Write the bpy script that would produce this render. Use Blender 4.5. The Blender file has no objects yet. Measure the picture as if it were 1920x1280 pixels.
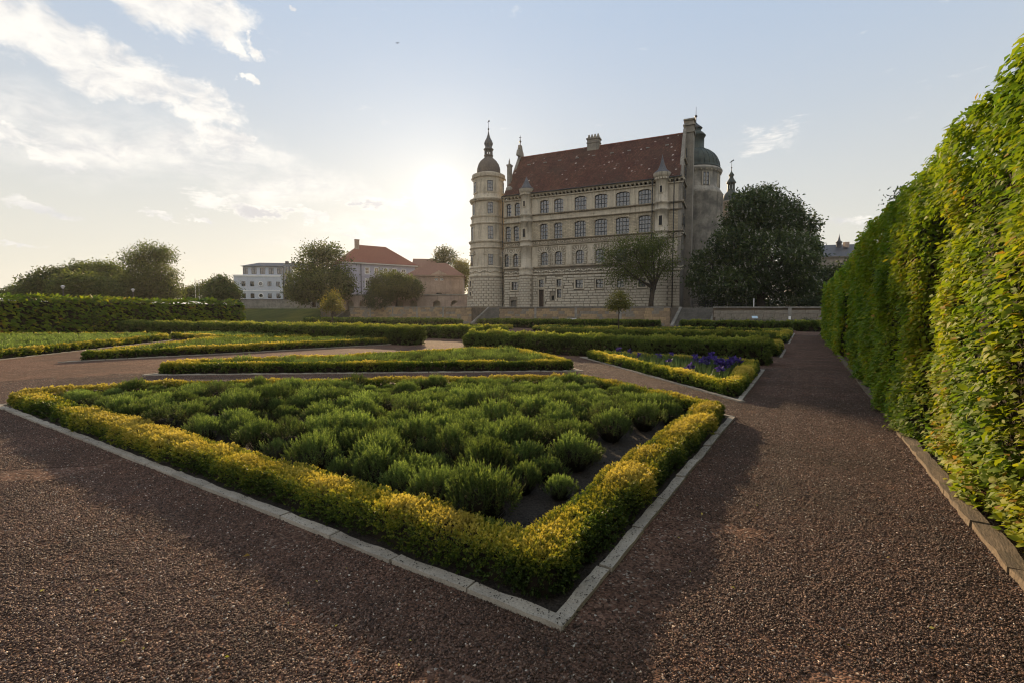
import bpy, bmesh, math, random
import numpy as np
from mathutils import Vector, Matrix

rng = np.random.default_rng(7)
random.seed(7)
S = bpy.context.scene
COL = S.collection
R = math.radians

# ------------------------------------------------------------------ camera
cam_d = bpy.data.cameras.new("camera")
cam = bpy.data.objects.new("camera", cam_d)
COL.objects.link(cam)
cam_d.sensor_width = 36.0
cam_d.lens = 16.67
cam_d.clip_end = 6000
cam_d.clip_start = 0.05
cam.location = (0, 0, 1.6)
cam.rotation_euler = (R(90 - 3.22), 0, 0)
S.camera = cam

# ------------------------------------------------------------------ light
SUN_AZ, SUN_EL = R(-8.5), R(14.1)
SUN = Vector((math.sin(SUN_AZ) * math.cos(SUN_EL), math.cos(SUN_AZ) * math.cos(SUN_EL), math.sin(SUN_EL)))
sl = bpy.data.lights.new("sun", 'SUN')
sl.energy = 5.0
sl.angle = R(0.6)
sl.color = (1.0, 0.72, 0.42)
so = bpy.data.objects.new("sun", sl)
COL.objects.link(so)
so.rotation_euler = SUN.to_track_quat('Z', 'Y').to_euler()

S.view_settings.view_transform = 'Standard'
S.view_settings.look = 'None'
S.view_settings.exposure = 0.78
S.view_settings.gamma = 1.0
S.view_settings.use_curve_mapping = False
HAZE = 0.00014
S.cycles.use_denoising = True
S.cycles.denoising_prefilter = 'ACCURATE'
S.cycles.pixel_filter_type = 'BLACKMAN_HARRIS'
S.cycles.filter_width = 1.15
S.cycles.volume_bounces = 0
S.cycles.max_bounces = 6
S.cycles.diffuse_bounces = 3
S.cycles.transmission_bounces = 4
S.cycles.glossy_bounces = 3
S.cycles.transparent_max_bounces = 6
S.cycles.caustics_reflective = False
S.cycles.caustics_refractive = False


class NT:
    """small helper to write node trees"""
    def __init__(s, tree):
        s.t = tree
        tree.nodes.clear()

    def n(s, typ, **kw):
        nd = s.t.nodes.new(typ)
        for k, v in kw.items():
            if k in ('ins',):
                for a, b in v.items():
                    s.put(nd, a, b)
            else:
                setattr(nd, k, v)
        return nd

    def put(s, nd, key, val):
        inp = nd.inputs[key]
        if isinstance(val, bpy.types.NodeSocket):
            s.t.links.new(val, inp)
        elif isinstance(val, bpy.types.Node):
            s.t.links.new(val.outputs[0], inp)
        else:
            inp.default_value = val

    def m(s, op, a, b=0.0, c=0.0, clamp=False):
        nd = s.t.nodes.new('ShaderNodeMath')
        nd.operation = op
        nd.use_clamp = clamp
        s.put(nd, 0, a); s.put(nd, 1, b)
        if op in ('MULTIPLY_ADD', 'COMPARE', 'SMOOTH_MIN'):
            s.put(nd, 2, c)
        return nd.outputs[0]

    def mix(s, f, a, b, mode='MIX'):
        nd = s.t.nodes.new('ShaderNodeMix')
        nd.data_type = 'RGBA'
        nd.blend_type = mode
        s.put(nd, 0, f); s.put(nd, 6, a); s.put(nd, 7, b)
        return nd.outputs[2]

    def rng_(s, v, a, b, c=0.0, d=1.0, smooth=True):
        nd = s.t.nodes.new('ShaderNodeMapRange')
        nd.interpolation_type = 'SMOOTHSTEP' if smooth else 'LINEAR'
        s.put(nd, 'Value', v)
        nd.inputs['From Min'].default_value = a; nd.inputs['From Max'].default_value = b
        nd.inputs['To Min'].default_value = c; nd.inputs['To Max'].default_value = d
        return nd.outputs[0]

    def noise(s, vec, scale, detail=4.0, rough=0.55, dist=0.0):
        nd = s.t.nodes.new('ShaderNodeTexNoise')
        if vec is not None:
            s.put(nd, 'Vector', vec)
        nd.inputs['Scale'].default_value = scale
        nd.inputs['Detail'].default_value = detail
        nd.inputs['Roughness'].default_value = rough
        nd.inputs['Distortion'].default_value = dist
        return nd.outputs[0]

    def ramp(s, f, stops):
        nd = s.t.nodes.new('ShaderNodeValToRGB')
        s.put(nd, 0, f)
        e = nd.color_ramp.elements
        while len(e) < len(stops):
            e.new(0.5)
        for el, (p, c) in zip(e, stops):
            el.position = p
            el.color = (c[0], c[1], c[2], 1)
        return nd.outputs[0]


# ------------------------------------------------------------------ sky
W = bpy.data.worlds.new("World")
S.world = W
W.use_nodes = True
w = NT(W.node_tree)
sky = w.n('ShaderNodeTexSky', sky_type='NISHITA', sun_disc=False, sun_elevation=SUN_EL,
          sun_rotation=SUN_AZ % (2 * math.pi), altitude=0, air_density=1.0, dust_density=1.4, ozone_density=1.2)
tc = w.n('ShaderNodeTexCoord')
D = tc.outputs['Generated']
sep = w.n('ShaderNodeSeparateXYZ', ins={0: D})
X_, Y_, Z_ = sep.outputs
el_ = w.m('ARCSINE', Z_)
az_ = w.m('ARCTAN2', X_, Y_)
zz = w.m('MAXIMUM', Z_, 0.0)
zp = w.m('ADD', zz, 0.10)
px_, py_ = w.m('DIVIDE', X_, zp), w.m('DIVIDE', Y_, zp)
# pale whitening of the air towards the horizon
base = w.mix(1.0, sky.outputs[0], (0.050, 0.053, 0.058, 1), 'MULTIPLY')
hz = w.rng_(el_, 0.0, 0.75, 1.0, 0.0)
hz = w.m('POWER', hz, 1.6)
air = w.mix(hz, (0.275, 0.355, 0.475, 1), (0.50, 0.490, 0.43, 1))
base = w.mix(0.94, base, air)
# aureole of the hazy sun
dp = w.n('ShaderNodeVectorMath', operation='DOT_PRODUCT', ins={0: D, 1: SUN})
ang = w.m('ARCCOSINE', w.m('MINIMUM', dp.outputs[1], 1.0))
g1 = w.m('MULTIPLY', w.m('EXPONENT', w.m('MULTIPLY', w.m('POWER', w.m('DIVIDE', ang, R(1.35)), 2.0), -1.0)), 3.4)
g2 = w.m('MULTIPLY', w.m('EXPONENT', w.m('DIVIDE', ang, R(-4.5))), 0.09)
g3 = w.m('MULTIPLY', w.m('EXPONENT', w.m('DIVIDE', ang, R(-17.0))), 0.07)
glow = w.m('ADD', w.m('ADD', g1, g2), g3)
gcol = w.mix(1.0, (1.0, 0.93, 0.78, 1), glow, 'MULTIPLY')


# cloud outlines are frayed by bending the directions with noise
wrp = w.n('ShaderNodeTexNoise', ins={'Vector': D, 'Scale': 9.0, 'Detail': 7.0, 'Roughness': 0.62})
wsep = w.n('ShaderNodeSeparateColor', ins={0: wrp.outputs['Color']})
azw = w.m('ADD', az_, w.m('MULTIPLY', w.m('SUBTRACT', wsep.outputs[0], 0.5), R(13)))
elw = w.m('ADD', el_, w.m('MULTIPLY', w.m('SUBTRACT', wsep.outputs[1], 0.5), R(6.5)))


def blob(a0, e0, ra, re, rot, soft=0.55):
    """soft elliptical field of cloud centred on azimuth a0 and elevation e0 (degrees)"""
    da = w.m('SUBTRACT', azw, R(a0)); de = w.m('SUBTRACT', elw, R(e0))
    soft = min(soft + .25, .95)
    c, s_ = math.cos(R(rot)), math.sin(R(rot))
    u = w.m('ADD', w.m('MULTIPLY', da, c), w.m('MULTIPLY', de, s_))
    v = w.m('SUBTRACT', w.m('MULTIPLY', de, c), w.m('MULTIPLY', da, s_))
    r2 = w.m('ADD', w.m('POWER', w.m('DIVIDE', u, R(ra)), 2.0), w.m('POWER', w.m('DIVIDE', v, R(re)), 2.0))
    return w.rng_(w.m('SQRT', r2), 1.0 - soft, 1.0 + soft * 0.6, 1.0, 0.0)


def vmax(l):
    o = l[0]
    for q in l[1:]:
        o = w.m('MAXIMUM', o, q)
    return o


lump_mask = vmax([blob(-42.2, 22.2, 9.0, 3.1, -10), blob(-38.7, 20.6, 6.5, 2.0, 0), blob(-34.1, 27.0, 8.0, 2.6, -8), blob(-33.0, 19.6, 3.8, 1.5, -8), blob(-45.2, 14.1, 3.6, 1.1, -29),
                  blob(-27.1, 25.2, 1.1, .8, -10), blob(-29.3, 22.3, .9, .5, 11), blob(-30.5, 17.4, 3.4, 1.1, -16), blob(-29.5, 25.6, 2.6, 1.1, -40), blob(-55, 26, 9, 5, -8)])
veil_mask = vmax([blob(-41.5, 15.5, 8.5, 3.0, 4, .9), blob(-32.9, 16.0, 8.0, 2.6, -6, .8), blob(-26.1, 13.8, 10.1, 1.9, 0, .9), blob(-29.0, 16.7, 3.9, 1.2, -14, .6), blob(-12, 8.5, 12, 2.2, 0, .9), blob(-60, 17, 12, 4, 0, .9)])
wisp_mask = vmax([blob(-44.8, 9.1, 3.6, .62, -8, .5), blob(-28.6, 11.5, 6.2, 1.05, -2, .5), blob(-21.6, 10.5, 2.9, .75, -10, .5), blob(-16.3, 12.7, 3.4, 1.4, 10, .5), blob(-36.8, 9.3, 2.1, .36, -7, .4),
                  blob(-33.0, 9.9, 1.8, .35, -4, .4), w.m('MULTIPLY', blob(27.0, 17.5, 4.4, 1.3, 18, .9), .72), w.m('MULTIPLY', blob(36.0, 9.5, 2.2, .6, 0, .8), .8), blob(-15.8, 8.1, 3.8, .8, 5, .9), blob(-23.9, 29.8, .8, .35, 0, .5), blob(-45.6, 5.6, 2.5, .25, 2, .6)])
far_mask = w.rng_(w.m('ABSOLUTE', az_), R(62), R(105), 0.0, 0.75)   # the same broken cloud goes on behind the camera
comb = w.n('ShaderNodeCombineXYZ', ins={0: px_, 1: py_, 2: 0.0})
mp = w.n('ShaderNodeMapping', ins={'Vector': comb.outputs[0], 'Rotation': (0, 0, R(-32)), 'Scale': (1.0, 1.9, 1.0)})
puf = w.n('ShaderNodeMapping', ins={'Vector': D, 'Rotation': (0, R(-14), 0), 'Scale': (1.0, 1.0, 2.1)})
cn = w.noise(puf.outputs[0], 6.5, 9.0, 0.60, 0.35)
cn2 = w.noise(puf.outputs[0], 21.0, 7.0, 0.62, 0.5)
cnm = w.m('ADD', w.m('MULTIPLY', cn, 0.60), w.m('MULTIPLY', cn2, 0.40))
lm = w.m('MAXIMUM', lump_mask, far_mask)
lump = w.rng_(w.m('ADD', cnm, w.m('MULTIPLY', lm, 0.31)), 0.60, 0.80)
ven = w.noise(mp.outputs[0], 1.3, 6.0, 0.6, 0.4)
veil = w.m('MULTIPLY', w.rng_(ven, 0.24, 0.62), w.m('MULTIPLY', veil_mask, 0.92))
mp2 = w.n('ShaderNodeMapping', ins={'Vector': D, 'Scale': (9.0, 9.0, 46.0)})
wn = w.noise(mp2.outputs[0], 2.2, 7.0, 0.62, 0.5)
wisp = w.rng_(w.m('ADD', wn, w.m('MULTIPLY', wisp_mask, 0.42)), 0.64, 0.90)
dens = w.m('MAXIMUM', w.m('MULTIPLY', lump, 0.92), w.m('MAXIMUM', veil, w.m('MULTIPLY', wisp, 0.8)))
shade_n = w.m('ADD', w.m('MULTIPLY', w.noise(puf.outputs[0], 13.0, 6.0, 0.6, 0.4), 0.6), w.m('MULTIPLY', cn2, 0.4))
ccol = w.mix(w.rng_(shade_n, 0.34, 0.62), (0.43, 0.44, 0.46, 1), (0.66, 0.645, 0.61, 1))
ccol = w.mix(w.rng_(w.m('MULTIPLY', wisp, w.m('MAXIMUM', blob(-27.0, 11.3, 4.2, .75, -2), blob(-17.3, 12.2, 1.5, .6, 10))), 0.3, 1.0), ccol, (0.40, 0.40, 0.43, 1))
skyc = w.mix(dens, base, ccol)
skyc = w.mix(1.0, w.mix(1.0, skyc, (.94, .93, .92, 1), 'MULTIPLY'), gcol, 'ADD')
gnd = w.rng_(Z_, -0.02, 0.0, 0.0, 1.0)
skyc = w.mix(gnd, (0.10, 0.10, 0.09, 1), skyc)
bg = w.n('ShaderNodeBackground', ins={'Color': skyc, 'Strength': 1.0})
w.n('ShaderNodeOutputWorld', ins={'Surface': bg.outputs[0]})

# ------------------------------------------------------------------ materials
MATS = {}


def mat(name):
    m = bpy.data.materials.new(name)
    m.use_nodes = True
    MATS[name] = m
    return m, NT(m.node_tree)


def pbsdf(t, color, rough=0.7, spec=0.35, normal=None, metal=0.0):
    b = t.n('ShaderNodeBsdfPrincipled', ins={'Base Color': color, 'Roughness': rough, 'Metallic': metal})
    b.inputs['Specular IOR Level'].default_value = spec
    if normal is not None:
        t.put(b, 'Normal', normal)
    return b


def bump(t, h, dist, strength=1.0):
    b = t.n('ShaderNodeBump', ins={'Height': h, 'Distance': dist, 'Strength': strength})
    return b.outputs[0]


def out(t, sh):
    t.n('ShaderNodeOutputMaterial', ins={'Surface': sh.outputs[0]})


def leaf_mat(name, stops, transl=0.4, rough=0.45, spec=0.35, boost=1.5, varamt=0.3):
    m, t = mat(name)
    a = t.n('ShaderNodeAttribute', attribute_name='tint')
    c = t.ramp(a.outputs['Fac'], stops)
    g = t.n('ShaderNodeNewGeometry')
    c = t.mix(1.0, c, t.rng_(t.noise(g.outputs['Position'], 1.7, 3.0), 0.3, 0.7, 1 - varamt, 1 + varamt, False), 'MULTIPLY')
    oi = t.n('ShaderNodeObjectInfo')
    c = t.mix(1.0, c, t.rng_(oi.outputs['Random'], 0, 1, 1 - varamt * .7, 1 + varamt * .7, False), 'MULTIPLY')
    b = pbsdf(t, c, rough, spec)
    tr = t.n('ShaderNodeBsdfTranslucent', ins={'Color': t.mix(1.0, c, (boost, boost * 1.02, boost * 0.6, 1), 'MULTIPLY')})
    mx = t.n('ShaderNodeMixShader', ins={0: transl, 1: b.outputs[0], 2: tr.outputs[0]})
    out(t, mx)
    return m


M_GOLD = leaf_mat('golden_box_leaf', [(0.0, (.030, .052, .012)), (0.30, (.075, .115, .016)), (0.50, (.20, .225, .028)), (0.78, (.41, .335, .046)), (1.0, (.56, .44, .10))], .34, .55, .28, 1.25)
M_BOX = leaf_mat('green_box_leaf', [(0.0, (.040, .056, .018)), (0.45, (.085, .118, .028)), (0.8, (.17, .21, .036)), (1.0, (.27, .27, .055))], .38, .6, .2, 1.4)
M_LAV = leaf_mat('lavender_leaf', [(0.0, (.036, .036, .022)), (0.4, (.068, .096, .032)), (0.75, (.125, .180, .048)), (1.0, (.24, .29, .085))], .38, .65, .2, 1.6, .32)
M_HORN = leaf_mat('hornbeam_leaf', [(0.0, (.046, .090, .014)), (0.30, (.095, .165, .018)), (0.60, (.175, .225, .015)), (0.86, (.285, .28, .018)), (1.0, (.28, .16, .03))], .42, .6, .15, 1.5, .2)
M_TREE = leaf_mat('tree_leaf', [(0.0, (.032, .040, .016)), (0.5, (.058, .074, .024)), (1.0, (.11, .13, .034))], .38, .6, .2, 1.6)
M_CHEST = leaf_mat('chestnut_leaf', [(0.0, (.022, .031, .016)), (0.5, (.044, .064, .022)), (1.0, (.10, .13, .034))], .25, .55, .3, 1.2)
M_AUT = leaf_mat('pale_leaf', [(0.0, (.07, .075, .02)), (0.5, (.13, .13, .03)), (1.0, (.26, .20, .05))], .4, .5, .3, 1.4)
M_HERB = leaf_mat('grass_blade', [(0.0, (.03, .045, .015)), (0.6, (.06, .09, .025)), (1.0, (.12, .14, .04))], .35, .5, .3, 1.4)
M_IRIS = leaf_mat('iris_leaf', [(0.0, (.04, .07, .03)), (1.0, (.13, .19, .07))], .4, .45, .4, 1.3)
M_PETAL = leaf_mat('violet_petal', [(0.0, (.030, .018, .12)), (0.6, (.06, .035, .26)), (1.0, (.13, .08, .40))], .35, .5, .3, 1.2)
M_BLOSS = leaf_mat('white_blossom', [(0.0, (.30, .28, .25)), (1.0, (.55, .52, .47))], .3, .6, .2, 1.0)


def simple(name, col, rough=0.7, spec=0.3, nscale=0, namt=0.3, bdist=0.0, metal=0.0):
    m, t = mat(name)
    c = (*col, 1)
    nrm = None
    if nscale:
        tcx = t.n('ShaderNodeTexCoord')
        nv = t.noise(tcx.outputs['Object'], nscale, 6.0, 0.6)
        c = t.mix(1.0, c, t.rng_(nv, 0.3, 0.7, 1 - namt, 1 + namt, False), 'MULTIPLY')
        if bdist:
            nrm = bump(t, nv, bdist)
    out(t, pbsdf(t, c, rough, spec, nrm, metal))
    return m


M_TWIG = simple('dark_twig', (.022, .018, .012), .9, .1, 9, .4)
M_BARK = simple('bark', (.055, .045, .035), .9, .15, 3, .4, .03)
M_BIRCH = simple('birch_bark', (.30, .28, .25), .8, .2, 2, .5)
M_DARK = simple('opening_shade', (.012, .012, .013), .6, .3)  # near-black colour standing in for the shade inside openings
M_IRON = simple('dark_iron', (.022, .023, .025), .5, .5)
M_WHITE = simple('white_paint', (.72, .72, .70), .5, .4, 4, .1)
M_GREYW = simple('grey_wood', (.12, .11, .10), .8, .2, 5, .3)
M_DOOR = simple('brown_door', (.045, .030, .022), .6, .3, 3, .3)


def stone_mat(name, col, col2, dirt=(.06, .055, .045), scale=1.0, dirtamt=.5, brick=None, bd=.02, rough=.85):
    """weathered stone or plaster with rain streaks and stains of its own"""
    m, t = mat(name)
    tcx = t.n('ShaderNodeTexCoord')
    V = tcx.outputs['Object']
    n1 = t.noise(V, .55 * scale, 6, .62, .3)
    n2 = t.noise(V, 3.4 * scale, 6, .65)
    c = t.mix(t.rng_(n1, .35, .65), (*col, 1), (*col2, 1))
    c = t.mix(1.0, c, t.rng_(n2, .25, .75, .80, 1.16, False), 'MULTIPLY')
    mpx = t.n('ShaderNodeMapping', ins={'Vector': V, 'Scale': (2.2 * scale, 2.2 * scale, .16 * scale)})
    n3 = t.noise(mpx.outputs[0], 1.0, 5, .65, .4)
    c = t.mix(t.m('MULTIPLY', t.rng_(n3, .50, .74), dirtamt), c, (*dirt, 1))
    h = t.m('ADD', n2, t.m('MULTIPLY', n1, .5))
    if brick:
        mp3 = t.n('ShaderNodeMapping', ins={'Vector': V, 'Rotation': (R(90), 0, 0)})
        br = t.n('ShaderNodeTexBrick', ins={'Vector': mp3.outputs[0], 'Scale': 1.0, 'Mortar Size': brick[2], 'Brick Width': brick[0], 'Row Height': brick[1],
                                            'Color1': (.85, .85, .85, 1), 'Color2': (1.12, 1.1, 1.06, 1), 'Mortar': (.5, .49, .47, 1), 'Bias': 0.1})
        c = t.mix(1.0, c, br.outputs[0], 'MULTIPLY')
        h = t.m('SUBTRACT', h, t.m('MULTIPLY', br.outputs['Fac'], 1.2))
    out(t, pbsdf(t, c, rough, .2, bump(t, h, bd)))
    return m


M_STONE = stone_mat('pale_limestone', (.56, .495, .385), (.45, .395, .31), dirtamt=.55)
M_STONE2 = stone_mat('grey_limestone', (.49, .43, .335), (.37, .33, .265), dirtamt=.7)
M_ASHLAR = stone_mat('ashlar_storey', (.51, .44, .325), (.42, .36, .27), brick=(.62, .24, .025), dirtamt=.45)
M_RUST = stone_mat('rusticated_block', (.56, .50, .40), (.45, .40, .32), dirt=(.05, .048, .042), dirtamt=.55, scale=1.3)
M_TRIM = stone_mat('dark_cornice', (.34, .29, .215), (.23, .20, .155), dirtamt=.6)
M_JOINT = stone_mat('deep_joint', (.27, .235, .18), (.20, .175, .14), dirtamt=.5)
M_GABLE = stone_mat('grey_render', (.29, .26, .215), (.21, .19, .16), dirtamt=.6)
M_PATCH = stone_mat('patchy_render', (.42, .385, .33), (.21, .20, .18), dirtamt=.5, scale=.8)
M_GARDEN = stone_mat('sandstone_joint', (.13, .10, .07), (.09, .075, .055), dirtamt=.5, bd=.03)
M_WSTONE = [stone_mat('sandstone_%s' % k, a, b, dirt=(.05, .045, .035), dirtamt=.45, scale=2.0) for k, a, b in
            (('ochre', (.40, .29, .17), (.30, .22, .13)), ('brown', (.29, .215, .14), (.22, .165, .11)), ('grey', (.27, .235, .185), (.19, .17, .14)))]
M_COPING = stone_mat('coping_stone', (.30, .285, .25), (.20, .19, .17), dirtamt=.5, scale=2)
M_LILAC = stone_mat('lilac_plaster', (.44, .43, .50), (.40, .39, .46), dirt=(.30, .29, .33), dirtamt=.3)
M_PALEB = stone_mat('pale_office_wall', (.50, .53, .58), (.46, .49, .54), dirt=(.35, .36, .38), dirtamt=.3)
M_GATE = stone_mat('pinkish_stone', (.40, .31, .25), (.31, .24, .20), dirtamt=.4)
M_STEP = stone_mat('grey_step', (.15, .14, .125), (.10, .095, .085), dirtamt=.4, scale=2)
M_KERB = None
M_SLATE = simple('slate_roof', (.085, .085, .09), .6, .4, 4, .3)
M_COPPER = stone_mat('aged_copper', (.075, .088, .075), (.050, .059, .052), dirt=(.03, .035, .03), dirtamt=.5, rough=.6, bd=.01)
M_REDROOF = simple('red_tile_roof', (.21, .082, .056), .85, .2, 6, .25, .02)
M_PINKROOF = simple('faded_tile_roof', (.21, .115, .085), .85, .2, 6, .25, .02)


def tile_roof():
    m, t = mat('castle_roof_tile')
    tcx = t.n('ShaderNodeTexCoord')
    V = tcx.outputs['UV']
    br = t.n('ShaderNodeTexBrick', ins={'Vector': V, 'Scale': 1.0, 'Mortar Size': .03, 'Brick Width': .22, 'Row Height': .34,
                                        'Color1': (.7, .7, .7, 1), 'Color2': (1.25, 1.15, 1.1, 1), 'Mortar': (.4, .38, .37, 1)})
    n1 = t.noise(V, .35, 5, .6)
    n2 = t.noise(V, 1.6, 6, .65)
    c = t.mix(t.rng_(n1, .35, .65), (.108, .046, .032, 1), (.145, .070, .047, 1))
    c = t.mix(1.0, c, br.outputs[0], 'MULTIPLY')
    c = t.mix(1.0, c, t.rng_(n2, .3, .7, .7, 1.3, False), 'MULTIPLY')
    n7 = t.noise(V, .12, 5, .65, .5)
    c = t.mix(t.rng_(n7, .42, .66, 0, .55), c, (.060, .040, .030, 1))
    # newer and lichen-bleached tiles
    vo = t.n('ShaderNodeTexVoronoi', ins={'Vector': V, 'Scale': 1.15})
    n3 = t.noise(V, .28, 3, .6)
    spot = t.m('MULTIPLY', t.rng_(vo.outputs[0], .15, .26, 1, 0), t.rng_(n3, .49, .58))
    wn = t.n('ShaderNodeTexWhiteNoise', ins={'Vector': vo.outputs['Position']})
    spot = t.m('MULTIPLY', spot, t.rng_(wn.outputs[0], .35, .5))
    c = t.mix(spot, c, (.48, .41, .36, 1))
    out(t, pbsdf(t, c, .85, .2, bump(t, t.m('ADD', br.outputs['Fac'], n2), .03)))
    return m


M_TILE = tile_roof()


def glass_mat():
    m, t = mat('window_glass')
    tcx = t.n('ShaderNodeTexCoord')
    nv = t.noise(tcx.outputs['Object'], 1.3, 2, .5)
    b = pbsdf(t, t.mix(nv, (.020, .023, .030, 1), (.05, .053, .06, 1)), .08, .5, bump(t, nv, .01))
    b.inputs['IOR'].default_value = 2.1
    out(t, b)
    return m


M_GLASS = glass_mat()


def kerb_mat():
    m, t = mat('kerb_concrete')
    tcx = t.n('ShaderNodeTexCoord')
    g = t.n('ShaderNodeNewGeometry')
    P_ = g.outputs['Position']
    n1 = t.noise(P_, 4, 5, .6)
    n2 = t.noise(P_, 90, 3, .6)
    oi = t.n('ShaderNodeObjectInfo')
    c = t.mix(t.rng_(n1, .3, .7), (.27, .24, .195, 1), (.37, .33, .27, 1))
    c = t.mix(1.0, c, t.rng_(oi.outputs['Random'], 0, 1, .88, 1.12, False), 'MULTIPLY')
    c = t.mix(1.0, c, t.rng_(n2, .25, .75, .72, 1.25, False), 'MULTIPLY')
    out(t, pbsdf(t, c, .85, .25, bump(t, n2, .004)))
    return m


M_KERB = kerb_mat()
M_HKERB = stone_mat('old_sandstone_kerb', (.20, .15, .10), (.13, .10, .07), dirtamt=.4, scale=4, bd=.02)


def gravel_ground():
    m, t = mat('gravel_bed')
    g = t.n('ShaderNodeNewGeometry')
    P_ = g.outputs['Position']
    n0 = t.noise(P_, .35, 5, .6, .3)
    n1 = t.noise(P_, 2.3, 6, .65)
    vo = t.n('ShaderNodeTexVoronoi', ins={'Vector': P_, 'Scale': 75.0})
    vo2 = t.n('ShaderNodeTexVoronoi', ins={'Vector': P_, 'Scale': 13.0})
    v = t.m('MULTIPLY', t.n('ShaderNodeTexWhiteNoise', ins={'Vector': vo.outputs['Position']}).outputs[0], 1.0)
    v2 = t.n('ShaderNodeTexWhiteNoise', ins={'Vector': vo2.outputs['Position']}).outputs[0]
    c = t.ramp(v, [(0.0, (.042, .027, .020)), (0.35, (.130, .074, .053)), (0.7, (.205, .112, .078)), (0.93, (.26, .165, .118)), (1.0, (.46, .40, .33))])
    c = t.mix(1.0, c, t.rng_(n1, .3, .7, .72, 1.22, False), 'MULTIPLY')
    c = t.mix(1.0, c, t.rng_(v2, 0, 1, .85, 1.15, False), 'MULTIPLY')
    c = t.mix(t.rng_(n0, .42, .62, 0, .45), c, (.080, .060, .048, 1))
    c = t.mix(1.0, c, (.80, .80, .80, 1), 'MULTIPLY')  # even darkening in place of the shadows pebbles cast on one another
    h = t.m('ADD', t.m('MULTIPLY', vo.outputs[0], -.012), t.m('ADD', t.m('MULTIPLY', n1, .030), t.m('MULTIPLY', vo2.outputs[0], -.02)))
    out(t, pbsdf(t, c, .95, .05, bump(t, h, 1.0, .9)))
    return m


M_GRAVEL = gravel_ground()


def pebble_mat():
    m, t = mat('gravel_stone')
    a = t.n('ShaderNodeAttribute', attribute_name='tint')
    c = t.ramp(a.outputs['Fac'], [(0.0, (.034, .024, .019)), (0.4, (.115, .071, .053)), (0.75, (.215, .124, .088)), (0.93, (.31, .205, .15)), (1.0, (.58, .50, .42))])
    g = t.n('ShaderNodeNewGeometry')
    n0 = t.noise(g.outputs['Position'], .55, 5, .6, .3)
    n9 = t.noise(g.outputs['Position'], 1.6, 5, .65, .4)
    c = t.mix(t.rng_(n0, .42, .62, 0, .75), c, t.mix(1.0, c, (.62, .68, .68, 1), 'MULTIPLY'))
    c = t.mix(t.rng_(n9, .56, .70, 0, .6), c, t.mix(1.0, c, (1.4, 1.22, 1.05, 1), 'MULTIPLY'))
    out(t, pbsdf(t, c, .65, .2))
    return m


M_PEBBLE = pebble_mat()


def soil_mat():
    m, t = mat('dark_soil')
    g = t.n('ShaderNodeNewGeometry')
    P_ = g.outputs['Position']
    n1 = t.noise(P_, 6, 7, .7)
    n2 = t.noise(P_, 60, 4, .6)
    c = t.mix(t.rng_(n2, .3, .7), (.018, .015, .012, 1), (.055, .045, .036, 1))
    out(t, pbsdf(t, c, .9, .2, bump(t, t.m('ADD', n1, t.m('MULTIPLY', n2, .35)), .04)))
    return m


M_SOIL = soil_mat()


def lawn_mat():
    m, t = mat('lawn')
    g = t.n('ShaderNodeNewGeometry')
    P_ = g.outputs['Position']
    n1 = t.noise(P_, .25, 6, .65)
    n2 = t.noise(P_, 9, 5, .65)
    c = t.mix(t.rng_(n1, .3, .7), (.040, .055, .020, 1), (.075, .085, .030, 1))
    c = t.mix(1.0, c, t.rng_(n2, .25, .75, .6, 1.35, False), 'MULTIPLY')
    out(t, pbsdf(t, c, 1.0, .0, bump(t, n2, .03)))
    return m


M_LAWN = lawn_mat()
M_TERR = simple('terrace_gravel', (.13, .11, .09), .9, .2, 2, .3, .03)

# ------------------------------------------------------------------ mesh helpers


def np_mesh(name, verts, faces, mats=(), tint=None, smooth=False, uv=None):
    """mesh from an (n,3) array and an (m,k) array of same-sized faces"""
    me = bpy.data.meshes.new(name)
    verts = np.asarray(verts, dtype=np.float32).reshape(-1, 3)
    faces = np.asarray(faces, dtype=np.int32)
    k = faces.shape[1]
    me.vertices.add(len(verts))
    me.vertices.foreach_set('co', verts.ravel())
    me.loops.add(faces.size)
    me.loops.foreach_set('vertex_index', faces.ravel())
    me.polygons.add(len(faces))
    me.polygons.foreach_set('loop_start', np.arange(0, faces.size, k, dtype=np.int32))
    if smooth:
        me.polygons.foreach_set('use_smooth', np.ones(len(faces), dtype=bool))
    me.update(calc_edges=True)
    if tint is not None:
        a = me.attributes.new('tint', 'FLOAT', 'POINT')
        a.data.foreach_set('value', np.asarray(tint, dtype=np.float32))
    for m in mats:
        me.materials.append(m)
    return me


def link(name, data, parent=None, loc=None, rot=None, scale=None, **props):
    o = bpy.data.objects.new(name, data)
    COL.objects.link(o)
    if loc is not None: o.location = loc
    if rot is not None: o.rotation_euler = rot if not isinstance(rot, (int, float)) else (0, 0, rot)
    if scale is not None: o.scale = scale if not isinstance(scale, (int, float)) else (scale,) * 3
    if parent is not None: o.parent = parent
    for k, v in props.items():
        o[k] = v
    return o


def thing(name, label, cat, loc=(0, 0, 0), rot=0.0, group=None):
    o = link(name, None, loc=loc, rot=rot, label=label, category=cat)
    o.empty_display_size = .3
    if group: o['group'] = group
    return o


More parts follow.
